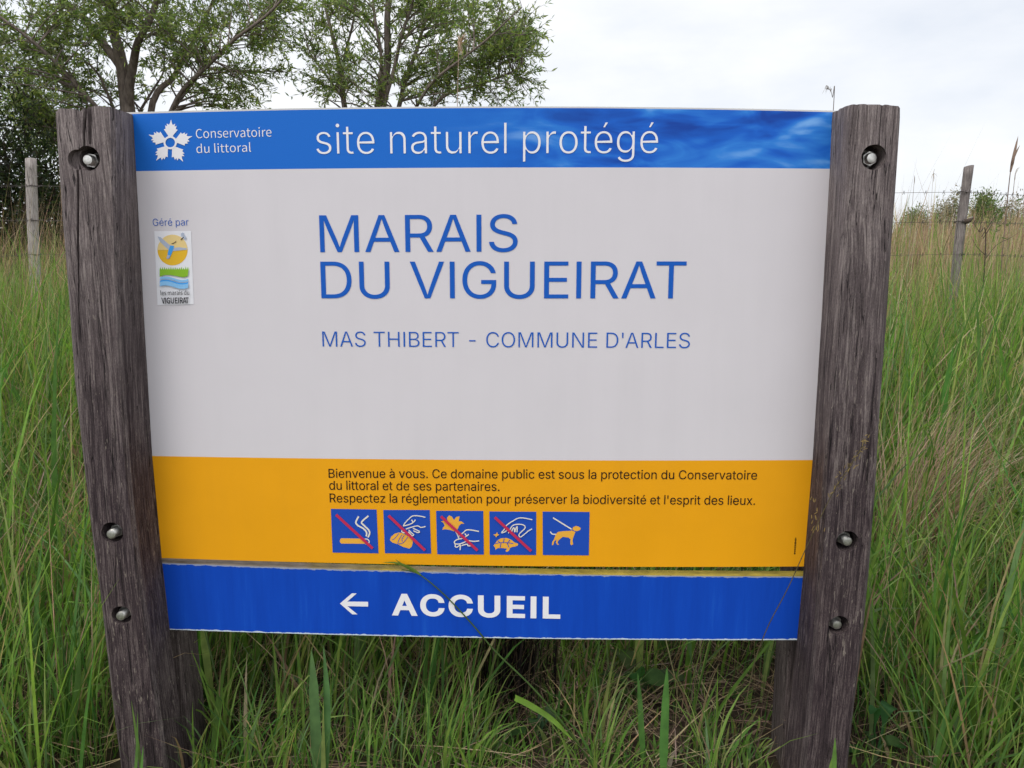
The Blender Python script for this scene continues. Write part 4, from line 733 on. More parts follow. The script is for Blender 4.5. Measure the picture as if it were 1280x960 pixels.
def front_post(outer, chamf, inner, ztop, topf, seed):
    NZ = 110; zb = -.35
    mb = MB(); rows = []
    for k in range(NZ + 1):
        z = zb + (ztop - zb) * k / NZ
        xo, xc, xi = lerp_table(outer, max(z, .02)), lerp_table(chamf, max(z, .02)), lerp_table(inner, max(z, .02))
        sg = 1 if xi > xo else -1
        pts = []
        def seg(a, b, n):
            for i in range(n): pts.append((a[0] + (b[0] - a[0]) * i / n, a[1] + (b[1] - a[1]) * i / n))
        r = .007
        seg((xo, -.001), (xo, -DP + r), 8)
        seg((xo, -DP + r), (xo + sg * r, -DP), 2)
        seg((xo + sg * r, -DP), (xc - sg * .004, -DP), 18)
        seg((xc - sg * .004, -DP), (xc + (xi - xc) * .12, -DP + .009), 2)
        seg((xc + (xi - xc) * .12, -DP + .009), (xi, -.001), 8)
        seg((xi, -.001), (xo, -.001), 6)
        row = []
        for i, (x, y) in enumerate(pts):
            d = .0022 * noise.noise(Vector((x * 45 + seed, y * 45, z * 2.5))) + .0012 * noise.noise(Vector((x * 160 + seed, y * 160, z * 6)))
            if y > -.004: d = 0
            if pts[i][1] > -.01 and abs(x - xi) < .01: d = 0
            cx, cy = (xo + xi) / 2, -DP / 2
            vx, vy = x - cx, y - cy; l = math.hypot(vx, vy)
            zz = z
            if k >= NZ - 3:
                f = (k - (NZ - 3)) / 3; zz = z + topf((x - xo) / (xi - xo)) * f + (noise.noise(Vector((x * 220, y * 220, seed))) * .0014 * f)
                if k == NZ: d -= .0007
            row.append((x + vx / l * d, y + vy / l * d, zz))
        rows.append(row)
    flip = outer[0][1] > inner[0][1]
    if flip: rows = [list(reversed(r)) for r in rows]
    n, kk = mb.grid(rows, 0, True)
    for q in range(NZ):                  # the arrises are rubbed pale in places
        for j in range(kk):
            oj = (kk - 2 - j) % kk if flip else j
            if oj in (28, 29, 8, 9): mb.m[q * kk + j] = 1
    mb.f.append(tuple(range(n + kk - 1, n - 1, -1))); mb.m.append(0)
    e = n + NZ * kk
    mb.f.append(tuple(range(e, e + kk))); mb.m.append(0)
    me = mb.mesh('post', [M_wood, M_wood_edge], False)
    bm = bmesh.new(); bm.from_mesh(me); bmesh.ops.triangulate(bm, faces=[f for f in bm.faces if len(f.verts) > 4]); bmesh.ops.recalc_face_normals(bm, faces=bm.faces); bm.to_mesh(me); bm.free()
    return link('post', me, SIGN)
def cylinder(c, r, y0, y1, n=28, wob=0.0):
    mb = MB(); ph = rnd.random() * 9
    rows = []
    for y in (y0, y1):
        rows.append([(c.x + r * (1 + wob * noise.noise(Vector((math.cos(q) * 2 + ph, math.sin(q) * 2, 1)))) * math.cos(q), y, c.z + r * (1 + wob * noise.noise(Vector((math.cos(q) * 2 + ph, math.sin(q) * 2, 1)))) * math.sin(q)) for q in (2 * math.pi * i / n for i in range(n))])
    n0, k = mb.grid(rows, 0, True)
    mb.f.append(tuple(range(n0, n0 + k))); mb.m.append(0); mb.f.append(tuple(range(n0 + 2 * k - 1, n0 + k - 1, -1))); mb.m.append(0)
    me = mb.mesh('cut', [M_wood])
    bm = bmesh.new(); bm.from_mesh(me); bmesh.ops.recalc_face_normals(bm, faces=bm.faces); bm.to_mesh(me); bm.free()
    return link('cut', me)
def wedge(path, depth, wid):         # a drying crack: V-shaped groove following a path of pixels
    mb = MB(); rows = []
    pts = []
    for (a, b) in zip(path, path[1:]):
        for k in range(6): pts.append((a[0] + (b[0] - a[0]) * k / 6, a[1] + (b[1] - a[1]) * k / 6, a[2] + (b[2] - a[2]) * k / 6))
    pts.append(path[-1])
    for px, py, wd in pts:
        c = cast(px + .8 * noise.noise(Vector((py * .07, 1, 2))), py, -DP); h = wd * .00066 * wid
        rows.append([(c.x - h, -DP - .006, c.z), (c.x + h, -DP - .006, c.z), (c.x + h * .3, -DP + depth, c.z), (c.x - h * .3, -DP + depth, c.z)])
    n0, k = mb.grid(rows, 0, True)
    mb.f.append(tuple(range(n0, n0 + k))); mb.m.append(0)
    e = n0 + (len(rows) - 1) * k; mb.f.append(tuple(range(e + k - 1, e - 1, -1))); mb.m.append(0)
    me = mb.mesh('cut', [M_wood])
    bm = bmesh.new(); bm.from_mesh(me); bmesh.ops.recalc_face_normals(bm, faces=bm.faces); bm.to_mesh(me); bm.free()
    return link('cut', me)
def carve(o, cutters):
    for c in cutters:
        m = o.modifiers.new('b', 'BOOLEAN'); m.operation = 'DIFFERENCE'; m.solver = 'EXACT'; m.object = c
    dg = bpy.context.evaluated_depsgraph_get()
    me = bpy.data.meshes.new_from_object(o.evaluated_get(dg))
    o.modifiers.clear(); o.data = me
    for c in cutters: bpy.data.objects.remove(c)
def bolt(parent, px, py, dx=0, dz=0, hex_=True, tilt=0, prot=.012):
    c = cast(px, py, -DP + .010); mb = MB()
    q0 = rnd.random()
    yb = -DP + .052                  # bottom of the counterbore
    def lathe(prof, n=24, hexa=False):
        rows = [[(c.x + r * (1 / max(math.cos(((a - q0) % (math.pi / 3)) - math.pi / 6), .86) * .88 if hexa else 1) * math.cos(a), y, c.z + r * (1 / max(math.cos(((a - q0) % (math.pi / 3)) - math.pi / 6), .86) * .88 if hexa else 1) * math.sin(a)) for a in (2 * math.pi * i / n for i in range(n))] for r, y in prof]
        n0, k = mb.grid(rows, 0, True)
        mb.f.append(tuple(range(n0 + (len(rows) - 1) * k, n0 + len(rows) * k))); mb.m.append(0)
    lathe([(.0165, yb), (.0165, yb - .0025), (.0155, yb - .003), (.009, yb - .003)])                   # washer
    if hex_: lathe([(.0128, yb - .003), (.0128, yb - .027), (.0120, yb - .0285), (.0088, yb - .0285)], 36, True)   # nut
    thr = [(.0086, yb - .003)]
    y = yb - .0285
    while y > -DP + .052 - .0285 - prot: thr += [(.0089, y), (.0082, y - .0008)]; y -= .0017
    lathe(thr + [(.0087, y), (.0076, y - .0014), (.0040, y - .0019), (.0008, y - .0020)])
    me = mb.mesh('bolt', [M_steel], False)
    bm = bmesh.new(); bm.from_mesh(me); bmesh.ops.recalc_face_normals(bm, faces=bm.faces); bm.to_mesh(me); bm.free()
    return link('bolt', me, parent)

def ltop(t):
    tab = [(0, .000), (.12, .004), (.36, .003), (.495, -.001), (.505, .0045), (.6, .007), (.78, .008), (1, .006)]
    return lerp_table(tab, min(max(t, 0), 1))
zL = cast(100, 138.5, -DP).z
zR = cast(1095, 133, -DP).z
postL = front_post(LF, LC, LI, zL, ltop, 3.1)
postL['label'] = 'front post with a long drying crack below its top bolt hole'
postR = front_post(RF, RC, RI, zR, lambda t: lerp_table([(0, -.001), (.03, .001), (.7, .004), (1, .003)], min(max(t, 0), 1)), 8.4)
def hole(px, py, r, depth=.052): return cylinder(cast(px, py, -DP), r * .00136, -DP - .03, -DP + depth, wob=.05)
carve(postL, [hole(109.5, 198, 15), hole(97, 199.5, 12, .012), hole(140, 666, 14.5), hole(151.5, 769.5, 13.5),
              wedge([(97.5, 210, 3.4), (97.5, 300, 3.0), (98.5, 360, 2), (99.5, 425, .8)], .035, 1),
              wedge([(107, 128, 6), (105, 160, 4.5), (105, 188, 3)], .022, 1), wedge([(112, 126, 11), (112, 150, 9), (112, 180, 5)], .008, 1),
              wedge([(144.5, 682, 1.2), (145, 700, 1.6), (144.5, 722, .6)], .01, 1)])
carve(postR, [hole(1092.5, 196.5, 15), hole(1059, 677, 14.5), hole(1048.5, 782, 13.8),
              wedge([(1085, 126, 1.6), (1084, 150, 1.3), (1084, 176, .6)], .012, 1),
              wedge([(1063, 430, .5), (1060, 480, 1.1), (1056, 540, .5)], .008, 1)])
for px, py, pr in ((108.5, 199.5, .010), (141, 666.5, .017), (152, 769, .016)): bolt(postL, px, py, prot=pr)
for px, py, pr in ((1091.5, 197, .006), (1058.5, 676, .014), (1047, 782, .010)): bolt(postR, px, py, prot=pr)

def rear_post(inner, sg, seed):
    mb = MB(); rows = []
    y0, y1 = .046, .125
    for k in range(61):
        z = -.35 + (1.27 + .35) * k / 60
        xi = lerp_table(inner, max(z, .02)); xo = xi - sg * .10
        pts = []
        for a, b, n in (((xo, y1), (xo, y0), 4), ((xo, y0), (xi - sg * .005, y0), 6), ((xi - sg * .005, y0), (xi, y0 + .005), 1), ((xi, y0 + .005), (xi, y1), 6), ((xi, y1), (xo, y1), 4)):
            for i in range(n): pts.append((a[0] + (b[0] - a[0]) * i / n, a[1] + (b[1] - a[1]) * i / n))
        row = []
        for x, y in pts:
            d = .002 * noise.noise(Vector((x * 60 + seed, y * 60, z * 3)))
            row.append((x + d, y if y < y0 + .001 else y + d, z))
        rows.append(row if sg > 0 else list(reversed(row)))
    n, kk = mb.grid(rows, 0, True)
    e = n + 60 * kk; mb.f.append(tuple(range(e, e + kk))); mb.m.append(0)
    return link('rear_post', mb.mesh('rear_post', [M_wood_back]), SIGN)
LB = col_x([(238, 700), (246, 787), (262, 960)], .125)
RB = col_x([(978, 700), (970, 800), (961, 960)], .125)
LB = [(z, x) for z, x in LB]
rear_post([(0, LB[0][1]), (.3, lerp_table(LB, .3)), (1.3, lerp_table(LI, 1.25) + .004)], 1, 2.2)
rear_post([(0, RB[0][1]), (.3, lerp_table(RB, .3)), (1.3, lerp_table(RI, 1.25) - .004)], -1, 5.2)

# ------------------------------------------------------------------ foliage builders (numpy)
def blades_mesh(name, mat, P, H, W, az, lean, droop, tint, face=None, segs=5, fold=.0):
    """one ribbon per blade: P base points, H length, W width, az lean azimuth, lean start tilt, droop bend, tint colour"""
    n = len(H); m = segs + 1
    t = np.linspace(0, 1, m)
    th0 = lean[:, None]; th = th0 + droop[:, None] * t[None, :] ** 1.6         # angle from the vertical along the blade
    ds = H[:, None] / segs
    tx = np.sin(th); tz = np.cos(th)
    hx = np.concatenate([np.zeros((n, 1)), np.cumsum((tx[:, :-1] + tx[:, 1:]) / 2 * ds, 1)], 1)
    hz = np.concatenate([np.zeros((n, 1)), np.cumsum((tz[:, :-1] + tz[:, 1:]) / 2 * ds, 1)], 1)
    ca, sa = np.cos(az)[:, None], np.sin(az)[:, None]
    C = np.stack([P[:, 0:1] + hx * ca, P[:, 1:2] + hx * sa, P[:, 2:3] + hz], 2)
    if face is None: face = az + np.pi / 2 + rng.normal(0, .7, n)
    tw = face[:, None] + (rng.normal(0, .5, n))[:, None] * t[None, :]
    wd = W[:, None] * np.minimum(1, .55 + 1.6 * t[None, :]) * (1 - t[None, :] ** 2.2) * .5
    wd[:, -1] = W * .02
    S = np.stack([np.cos(tw) * wd, np.sin(tw) * wd, np.zeros_like(wd)], 2)
    V = np.stack([C - S, C + S], 2).reshape(n * m * 2, 3)
    i = np.arange(n)[:, None] * (2 * m) + np.arange(segs)[None, :] * 2
    F = np.stack([i, i + 1, i + 3, i + 2], 2).reshape(-1, 4)
    T = np.repeat(tint, 2 * m, axis=0)
    return raw_mesh(name, V, F, T, mat)
def raw_mesh(name, V, F, T, mat):
    me = bpy.data.meshes.new(name); nv, nf = len(V), len(F); k = F.shape[1]
    me.vertices.add(nv); me.vertices.foreach_set('co', V.astype(np.float32).ravel())
    me.loops.add(nf * k); me.loops.foreach_set('vertex_index', F.astype(np.int32).ravel())
    me.polygons.add(nf); me.polygons.foreach_set('loop_start', np.arange(0, nf * k, k, dtype=np.int32))
    me.update(calc_edges=True)
    at = me.attributes.new('tint', 'FLOAT_COLOR', 'POINT')
    at.data.foreach_set('color', np.concatenate([T, np.ones((nv, 1))], 1).astype(np.float32).ravel())
    me.polygons.foreach_set('use_smooth', np.ones(nf, bool))
    me.materials.append(mat); me.update()
    return me
def tints(n, cols, wts, jit=.18):
    c = np.array(cols)[rng.choice(len(cols), n, p=np.array(wts) / sum(wts))]
    return np.clip(c * (1 + rng.normal(0, jit, (n, 1))) * (1 + rng.normal(0, .06, (n, 3))), .004, .8)
def scatter(n, y0, y1, extra=.7, x0=None, x1=None):
    """n random ground points in the wedge of meadow before the photographer, a good step wider than the view"""
    out_ = []
    while sum(len(o) for o in out_) < n:
        y = y0 + (y1 - y0) * rng.random(n * 2)
        hw = (y1 + 1.45) * .68 + extra
        x = rng.uniform(-hw, hw, n * 2) + .05
        ok = np.abs(x - .05) < (y + 1.45) * .68 + extra
        if x0 is not None: ok &= (x > x0) & (x < x1)
        out_.append(np.stack([x[ok], y[ok], np.full(ok.sum(), -.01)], 1))
    return np.concatenate(out_)[:n]
def clumped(P, amt, sc):             # keep more points in tussocks than between them
    keep = []
    for i, p in enumerate(P):
        v = noise.noise(Vector((p[0] * sc, p[1] * sc, 4.2))) * .5 + .5
        keep.append(rng.random() < (1 - amt) + amt * min(1, max(0, (v - .25) * 2)))
    return P[np.array(keep)]
GREEN = [(.14, .26, .050), (.195, .315, .070), (.080, .175, .044), (.28, .345, .115), (.155, .24, .105)]
DRYC = [(.40, .31, .19), (.30, .22, .13), (.46, .38, .25), (.22, .155, .10)]
PINK = [(.36, .24, .19), (.30, .20, .15), (.42, .31, .24)]

def clear_sign(P, m=.04):
    x, y = P[:, 0], P[:, 1]
    return P[~((np.abs(x) < .76) & (np.abs(x) > .585) & (y > -.08 - m) & (y < .12 + m))]
def keep_off_sign(P, az, lean, droop, H):
    """blades rooted close behind or before the boards lean away from them"""
    near = (np.abs(P[:, 0]) < .95) & (np.abs(P[:, 1]) < 1.0)
    s = np.sin(az)
    reach = H * np.sin(np.minimum(lean + droop * .6, 1.5)) * np.abs(s)
    back = near & (P[:, 1] > 0) & (s < 0) & (reach > P[:, 1] - .12)
    front = near & (P[:, 1] < 0) & (s > 0) & (reach > -P[:, 1] - .10)
    az = np.where(back | front, -az, az)
    return az

def meadow(name, n, y0, y1, hmean, hsd, wmean, cols, wts, mat, amt=.5, sc=1.4, lean=.22, droop=.7, windx=.35, extra=.7, segs=5, hcap=None):
    P = clear_sign(clumped(scatter(n, y0, y1, extra), amt, sc)); k = len(P)
    hcap = near_cap if hcap is None else hcap
    H = np.clip(rng.normal(hmean, hsd, k), hmean * .3, hmean * 1.9)
    H *= np.array([.82 + .36 * (noise.noise(Vector((p[0] * .8, p[1] * .8, 9))) * .5 + .5) for p in P])
    if hcap is not None: H = np.minimum(H, hcap(P))
    under = (np.abs(P[:, 0]) < .66) & (P[:, 1] > -.16) & (P[:, 1] < .13)
    H = np.where(under, np.minimum(H, rng.uniform(.12, .27, k)), H)
    W = np.clip(rng.lognormal(math.log(wmean), .38, k), wmean * .4, wmean * 3.2)
    az = rng.uniform(0, 2 * np.pi, k); az = np.where(rng.random(k) < windx, rng.normal(.15, .6, k), az)
    le = np.abs(rng.normal(0, lean, k)); dr = np.abs(rng.normal(0, droop, k))
    az = keep_off_sign(P, az, le, dr, H)
    return P, H, W, az, le, dr, tints(k, cols, wts)
def build_stuff(name, mat, sets, segs=5):
    cat = [np.concatenate(q) for q in zip(*sets)]
    o = link(name, blades_mesh(name, mat, *cat, segs=segs)); tag(o, kind='stuff'); return o

# green meadow grass
WEEDS = [(cast(px, 880, y).x, y) for px, y in ((676, .12), (795, .30), (905, .32), (1098, .10))]
def near_cap(P):                     # lower, thinner growth right behind the boards
    d = np.exp(-((P[:, 0] - .17) ** 2 / .022 + (P[:, 1] - .38) ** 2 / .08))
    tus = (np.abs(P[:, 0] - .082) < .075) & (P[:, 1] < .30) & (P[:, 1] > -.1)
    cap_ = np.where(tus, .07, np.where(d > .35, .17, 9.0))
    for wx, wy in WEEDS: cap_ = np.where((np.abs(P[:, 0] - wx) < .075) & (P[:, 1] < wy + .02) & (P[:, 1] > -.2), np.minimum(cap_, .07), cap_)
    return cap_
sets = [
    meadow('g', 33000, .02, 1.5, .47, .17, .0056, GREEN + DRYC[:3] + PINK[:2], [6, 5, 5, 2, 3, .8, .8, .5, .5, .5], None, .85, 2.9, .30, .9, .35, 2.2, hcap=near_cap),
    meadow('g', 33000, 1.2, 3.6, .78, .18, .0072, GREEN + DRYC[:3], [6, 6, 4, 3, 3, .7, .6, .4], None, .4, 1.5, .18, .8, .35, 2.4),
    meadow('g', 42000, 3.4, 8.5, .88, .2, .0075, GREEN + DRYC[:3], [5, 4, 3, 3, 2, 2.5, 2, 2], None, .35, 1.0, .15, .6, .3, 3.5),
    meadow('g', 7000, 2.0, 3.3, .92, .14, .0062, GREEN + DRYC[:2], [6, 6, 3, 3, 3, 1, 1], None, .3, 1.2, .16, .7, .35, .7),
    meadow('g', 3000, -.12, .10, .30, .12, .0042, GREEN + DRYC[:1], [5, 4, 4, 2, 2, 1], None, .5, 2.5, .3, .9, .3, .5),
    meadow('g', 14000, -2.6, -.12, .13, .04, .0045, GREEN + DRYC[:1], [5, 4, 4, 2, 2, 1], None, .5, 2.5, .4, .9, .3, 2.4),
    # broad reed leaves among the grass
    meadow('g', 700, .05, 1.4, .5, .16, .012, GREEN, [3, 5, 1, 3, 3], None, .5, 1.2, .22, .6, .3, .7, hcap=near_cap),
    meadow('g', 1500, .15, 3.5, .72, .2, .0135, GREEN[:3] + GREEN[4:], [3, 4, 2, 3], None, .5, 1.2, .12, .5, .3, .7, hcap=near_cap),
]
for pxl, n_ in ((1200, 420), (44, 420)):        # taller tufts grown up round the fence posts
    q = cast(pxl, 340, 3.0); k = n_
    P = np.stack([rng.normal(q.x, .22, k), rng.uniform(2.35, 3.05, k), np.full(k, -.01)], 1)
    sets.append((P, np.clip(rng.normal(1.0, .10, k), .7, 1.2), rng.uniform(.004, .010, k), rng.uniform(0, 6.28, k), np.abs(rng.normal(0, .10, k)), np.abs(rng.normal(0, .4, k)), tints(k, GREEN + DRYC[:2], [5, 5, 3, 3, 3, 2, 2])))
tag(build_stuff('meadow_grass', M_grass, sets), 'long green meadow grass growing all round and behind the sign', 'grass')
# dry standing stalks
sets = [
    meadow('d', 4600, .1, 1.6, .55, .22, .0024, DRYC + PINK, [3, 3, 2, 2, 2, 2, 1], None, .4, 1.7, .42, .6, .45, 2.2, hcap=near_cap),
    meadow('d', 5400, 1.4, 4.0, .95, .25, .0034, DRYC + PINK, [4, 3, 3, 1, 2, 2, 1], None, .4, 1.1, .16, .45, .4, 2.4),
    meadow('d', 12500, 3.8, 8.5, 1.15, .22, .0062, DRYC + PINK, [4, 3, 3, 2, 3, 2, 2], None, .3, .8, .12, .35, .35, 3.5),
]
def bunch(n, x0, x1, y0, y1, h, hs, wd, az, lean, droop, cols, wts):
    P = np.stack([rng.uniform(x0, x1, n), rng.uniform(y0, y1, n), np.full(n, -.01)], 1)
    return (P, np.clip(rng.normal(h, hs, n), h * .5, h * 1.5), wd * rng.uniform(.6, 1.4, n), rng.normal(az, .7, n), np.abs(rng.normal(lean, .12, n)), np.abs(rng.normal(droop, .25, n)), tints(n, cols, wts))
BROWN = [(.20, .14, .10), (.27, .19, .13), (.15, .11, .075)]
STRAW = [(.52, .43, .27), (.46, .36, .22), (.40, .36, .18)]
sets += [bunch(130, -2.8, -1.15, .6, 2.2, .95, .16, .0036, .3, .38, .25, STRAW, [2, 2, 1]),
         bunch(170, 1.1, 2.8, .9, 2.4, .85, .18, .0034, .4, .30, .4, STRAW, [2, 2, 1]),
         bunch(260, -4.2, -2.4, 2.0, 3.3, 1.2, .18, .0045, .3, .14, .3, STRAW + PINK, [2, 2, 1, 2, 2, 2]),
         bunch(900, -6.5, -2.5, 3.0, 5.5, 1.35, .2, .0055, .3, .14, .3, BROWN + PINK, [3, 3, 3, 1, 1, 1]),
         bunch(260, 2.1, 4.2, 2.0, 3.3, 1.0, .15, .0042, .3, .14, .3, STRAW + PINK, [2, 2, 1, 1, 1, 1])]
tag(build_stuff('dry_grass', M_dry, sets), 'dry straw coloured stalks standing among the green grass', 'grass')
# reed bed towards the horizon
def far(n, y0, y1, h, hs, wd, cols, wts):
    return meadow('r', n, y0, y1, h, hs, wd, cols, wts, None, .3, .35, .1, .35, .3, 5)
sets = [far(33000, 7.5, 16, 1.50, .2, .013, DRYC + PINK + GREEN[:2], [4, 3, 3, 1, 4, 3, 3, 2, 2]),
        far(25000, 15, 36, 1.75, .25, .030, DRYC + PINK + GREEN[:1], [4, 3, 3, 1, 4, 3, 3, 1]),
        far(9000, 34, 60, 2.0, .25, .07, DRYC + PINK, [4, 3, 3, 1, 4, 3, 3])]
tag(build_stuff('reed_bed', M_dry, sets, 3), 'tan reed bed stretching to the trees on the horizon', 'reeds')
# dead litter on the soil
P = clear_sign(scatter(14000, -.3, 2.2, .3), .0); k = len(P); P[:, 2] = rng.uniform(.0, .05, k)
H = rng.uniform(.08, .32, k)
sets = [(P, H, rng.uniform(.0016, .004, k), keep_off_sign(P, rng.uniform(0, 6.28, k), np.full(k, 1.4), np.zeros(k), H), rng.normal(1.42, .12, k), rng.normal(0, .3, k),
         tints(k, DRYC + PINK + [(.12, .08, .06), (.07, .05, .04)], [2, 2, 1, 2, 2, 2, 1, 4, 3]))]
tag(build_stuff('grass_litter', M_dry, sets, 3), 'dead brown grass litter lying on the soil', 'grass')

# ------------------------------------------------------------------ trees
def catmull(pts, n=6):
    outp = []
    for i in range(len(pts) - 1):
        p0, p1, p2, p3 = pts[max(i - 1, 0)], pts[i], pts[i + 1], pts[min(i + 2, len(pts) - 1)]
        for k in range(n):
            t = k / n
            outp.append(.5 * (2 * p1 + (p2 - p0) * t + (2 * p0 - 5 * p1 + 4 * p2 - p3) * t * t + (3 * p1 - p0 - 3 * p2 + p3) * t ** 3))
    return outp + [pts[-1]]
def leaves_mesh(name, mat, pos, dirs, L, Wd, tint):
    n = len(L)
    d = dirs / np.linalg.norm(dirs, axis=1, keepdims=True)
    r = rng.normal(0, 1, (n, 3)); s = np.cross(d, r); s /= np.linalg.norm(s, axis=1, keepdims=True); nn = np.cross(d, s)
    L = L[:, None]; Wd = Wd[:, None]
    a = pos; b = pos + d * L * .42 + s * Wd * .5 + nn * L * .04; c = pos + d * L - nn * L * .06; e = pos + d * L * .42 - s * Wd * .5 + nn * L * .04
    V = np.stack([a, b, c, e], 1).reshape(-1, 3)
    F = np.arange(n * 4).reshape(n, 4)
    return raw_mesh(name, V, F, np.repeat(tint, 4, axis=0), mat)
def grow_tree(name, label, cat, base, limbs, clusters, leafL, leafW, cols, wts, twigs=8, leaves=14, twigL=.42, group=None, bark=None, spread=1.0, hang=0.0):
    """limbs: list of (3-D points, r0, r1); clusters: 3-D points where foliage sits, each joined to the nearest limb by a bough"""
    root = empty(name, base); tag(root, label, cat, group)
    mb = MB(); ctrl = []
    for pts, r0, r1 in limbs:
        pts = [Vector(p) for p in pts]; q = catmull(pts, 6); L = len(q)
        q = [p + Vector((noise.noise(p * 1.7), noise.noise(p * 1.7 + Vector((9, 0, 0))), 0)) * .05 for p in q]
        rad = [r0 + (r1 - r0) * (i / (L - 1)) ** .8 for i in range(L)]
        mb.tube(q, rad, 8)
        ctrl += list(zip(q, rad))
    cp = np.array([p for p, r in ctrl])
    lp, ld = [], []
    for c in clusters:
        c = Vector(c)
        dd = np.linalg.norm(cp - np.array(c), axis=1) + np.maximum(0, cp[:, 2] - c.z + .25) * .9
        i = int(dd.argmin()); s, r = ctrl[i]
        mid = s.lerp(c, .5) + Vector((rnd.uniform(-.1, .1), rnd.uniform(-.1, .1), rnd.uniform(-.02, .22))) * (c - s).length * .6
        q = catmull([s, mid, c], 4); rb = min(r * .55, .010 + .008 * (c - s).length)
        mb.tube(q, [rb + (.003 - rb) * k / (len(q) - 1) for k in range(len(q))], 5, cap=False)
        ax = (c - s).normalized()
        for k in range(twigs):
            o = q[rnd.randint(len(q) // 3, len(q) - 1)]
            d = (ax * rnd.uniform(.2, 1.1) + Vector((rnd.gauss(0, .6), rnd.gauss(0, .6), rnd.gauss(.12, .45))) * spread).normalized()
            l = twigL * rnd.uniform(.5, 1.3)
            e1 = o + d * l * .5 + Vector((0, 0, .02)); e2 = o + d * l + Vector((rnd.gauss(0, .04), rnd.gauss(0, .04), rnd.gauss(-.02 - hang, .05)))
            tq = [o, e1, e2]
            mb.tube(tq, [.0035, .0026, .0012], 3, cap=False)
            for j in range(leaves):
                t = rnd.uniform(.12, 1.03)
                p = o.lerp(e1, t * 2) if t < .5 else e1.lerp(e2, t * 2 - 1)
                lp.append(p); td = (e2 - o).normalized()
                ld.append(td * .75 + Vector((rnd.gauss(0, .6), rnd.gauss(0, .6), rnd.gauss(-.05, .55))))
    tr = link('trunk', mb.mesh('trunk', [bark or M_bark], True), root)
    n = len(lp)
    cr = link('crown', leaves_mesh('crown', M_leaf, np.array(lp), np.array(ld), leafL * rng.uniform(.6, 1.25, n), leafW * rng.uniform(.65, 1.25, n), tints(n, cols, wts, .2)), root)
    print(name, 'leaves', n)
    return root
WILLOW = [(.17, .24, .085), (.23, .30, .11), (.12, .18, .065), (.31, .36, .22), (.28, .345, .095)]
WW = [4, 3, 3, 1.5, 2]
def blob(px, py, rx, ry, n, yc, yd):
    out_ = []
    for _ in range(n):
        a = rnd.random() * 6.283; q = math.sqrt(rnd.random())
        out_.append(cast(px + rx * q * math.cos(a), py + ry * q * math.sin(a), yc + rnd.uniform(-yd, yd)))
    return out_
def P3(px, py, y): return cast(px, py, y)
# big willow on the left
Y1 = 9.0
b1 = P3(168, 300, Y1); b1.z = 0
limbs = [
    ([b1, P3(166, 210, Y1), P3(160, 125, Y1), P3(147, 70, Y1), P3(138, 10, Y1 + .1), P3(120, -90, Y1 + .3), P3(110, -190, Y1 + .3)], .128, .025),
    ([P3(163, 135, Y1), P3(165, 75, Y1 - .2), P3(190, 20, Y1 - .5), P3(215, -70, Y1 - .8), P3(225, -160, Y1 - .8)], .065, .018),
    ([b1 + Vector((.08, 0, .1)), P3(190, 150, Y1 + .1), P3(215, 95, Y1 + .3), P3(240, 50, Y1 + .5), P3(265, 8, Y1 + .6), P3(300, -70, Y1 + .8)], .052, .014),
    ([P3(176, 230, Y1), P3(215, 135, Y1 - .3), P3(265, 75, Y1 - .6), P3(330, 22, Y1 - .9), P3(372, -30, Y1 - 1.1)], .038, .010),
    ([P3(200, 160, Y1 - .2), P3(250, 92, Y1 + .2), P3(300, 45, Y1 + .4), P3(340, 10, Y1 + .5)], .035, .010),
    ([P3(150, 85, Y1), P3(115, 35, Y1 + .2), P3(85, 5, Y1 + .4), P3(30, -60, Y1 + .5), P3(0, -120, Y1 + .6)], .06, .016),
    ([P3(165, 190, Y1 - .1), P3(110, 120, Y1 - .5), P3(60, 70, Y1 - .8), P3(10, 30, Y1 - 1), P3(-60, -20, Y1 - 1.2)], .034, .010),
    ([P3(168, 230, Y1 + .1), P3(90, 165, Y1 + .5), P3(20, 120, Y1 + .9), P3(-70, 70, Y1 + 1.2)], .034, .010),
    ([P3(142, 135, Y1), P3(125, 95, Y1 - .2), P3(100, 72, Y1 - .3), P3(70, 70, Y1 - .3)], .02, .006),
    ([P3(175, 140, Y1 + .2), P3(190, 110, Y1 + .3), P3(202, 85, Y1 + .3), P3(205, 40, Y1 + .3)], .02, .006),
]
cl = blob(60, 30, 110, 60, 42, Y1, 1.0) + blob(30, 110, 70, 70, 44, Y1, 1.2) + blob(150, 20, 70, 45, 24, Y1, 1.0) + blob(250, 28, 90, 42, 26, Y1, .9) \
    + blob(225, 75, 55, 25, 11, Y1, .6) + blob(275, 110, 45, 20, 11, Y1, .7) + blob(110, 115, 60, 25, 16, Y1 + .5, .8) + blob(330, 35, 42, 32, 15, Y1, 1) \
    + blob(338, 92, 30, 6, 4, Y1, .3) + blob(360, 5, 30, 20, 8, Y1, .6) + blob(50, 165, 45, 35, 20, Y1 + .5, .8) + blob(300, 132, 30, 6, 3, Y1, .4) \
    + blob(140, -90, 240, 80, 55, Y1, 1.2) + blob(-90, 60, 70, 120, 26, Y1, 1.4) + blob(130, -190, 150, 50, 20, Y1, 1.0)
grow_tree('willow_tree', 'large spreading willow with a stout forking trunk behind the left post', 'tree', b1, limbs, cl, .080, .019, WILLOW, WW, 9, 15, .38)
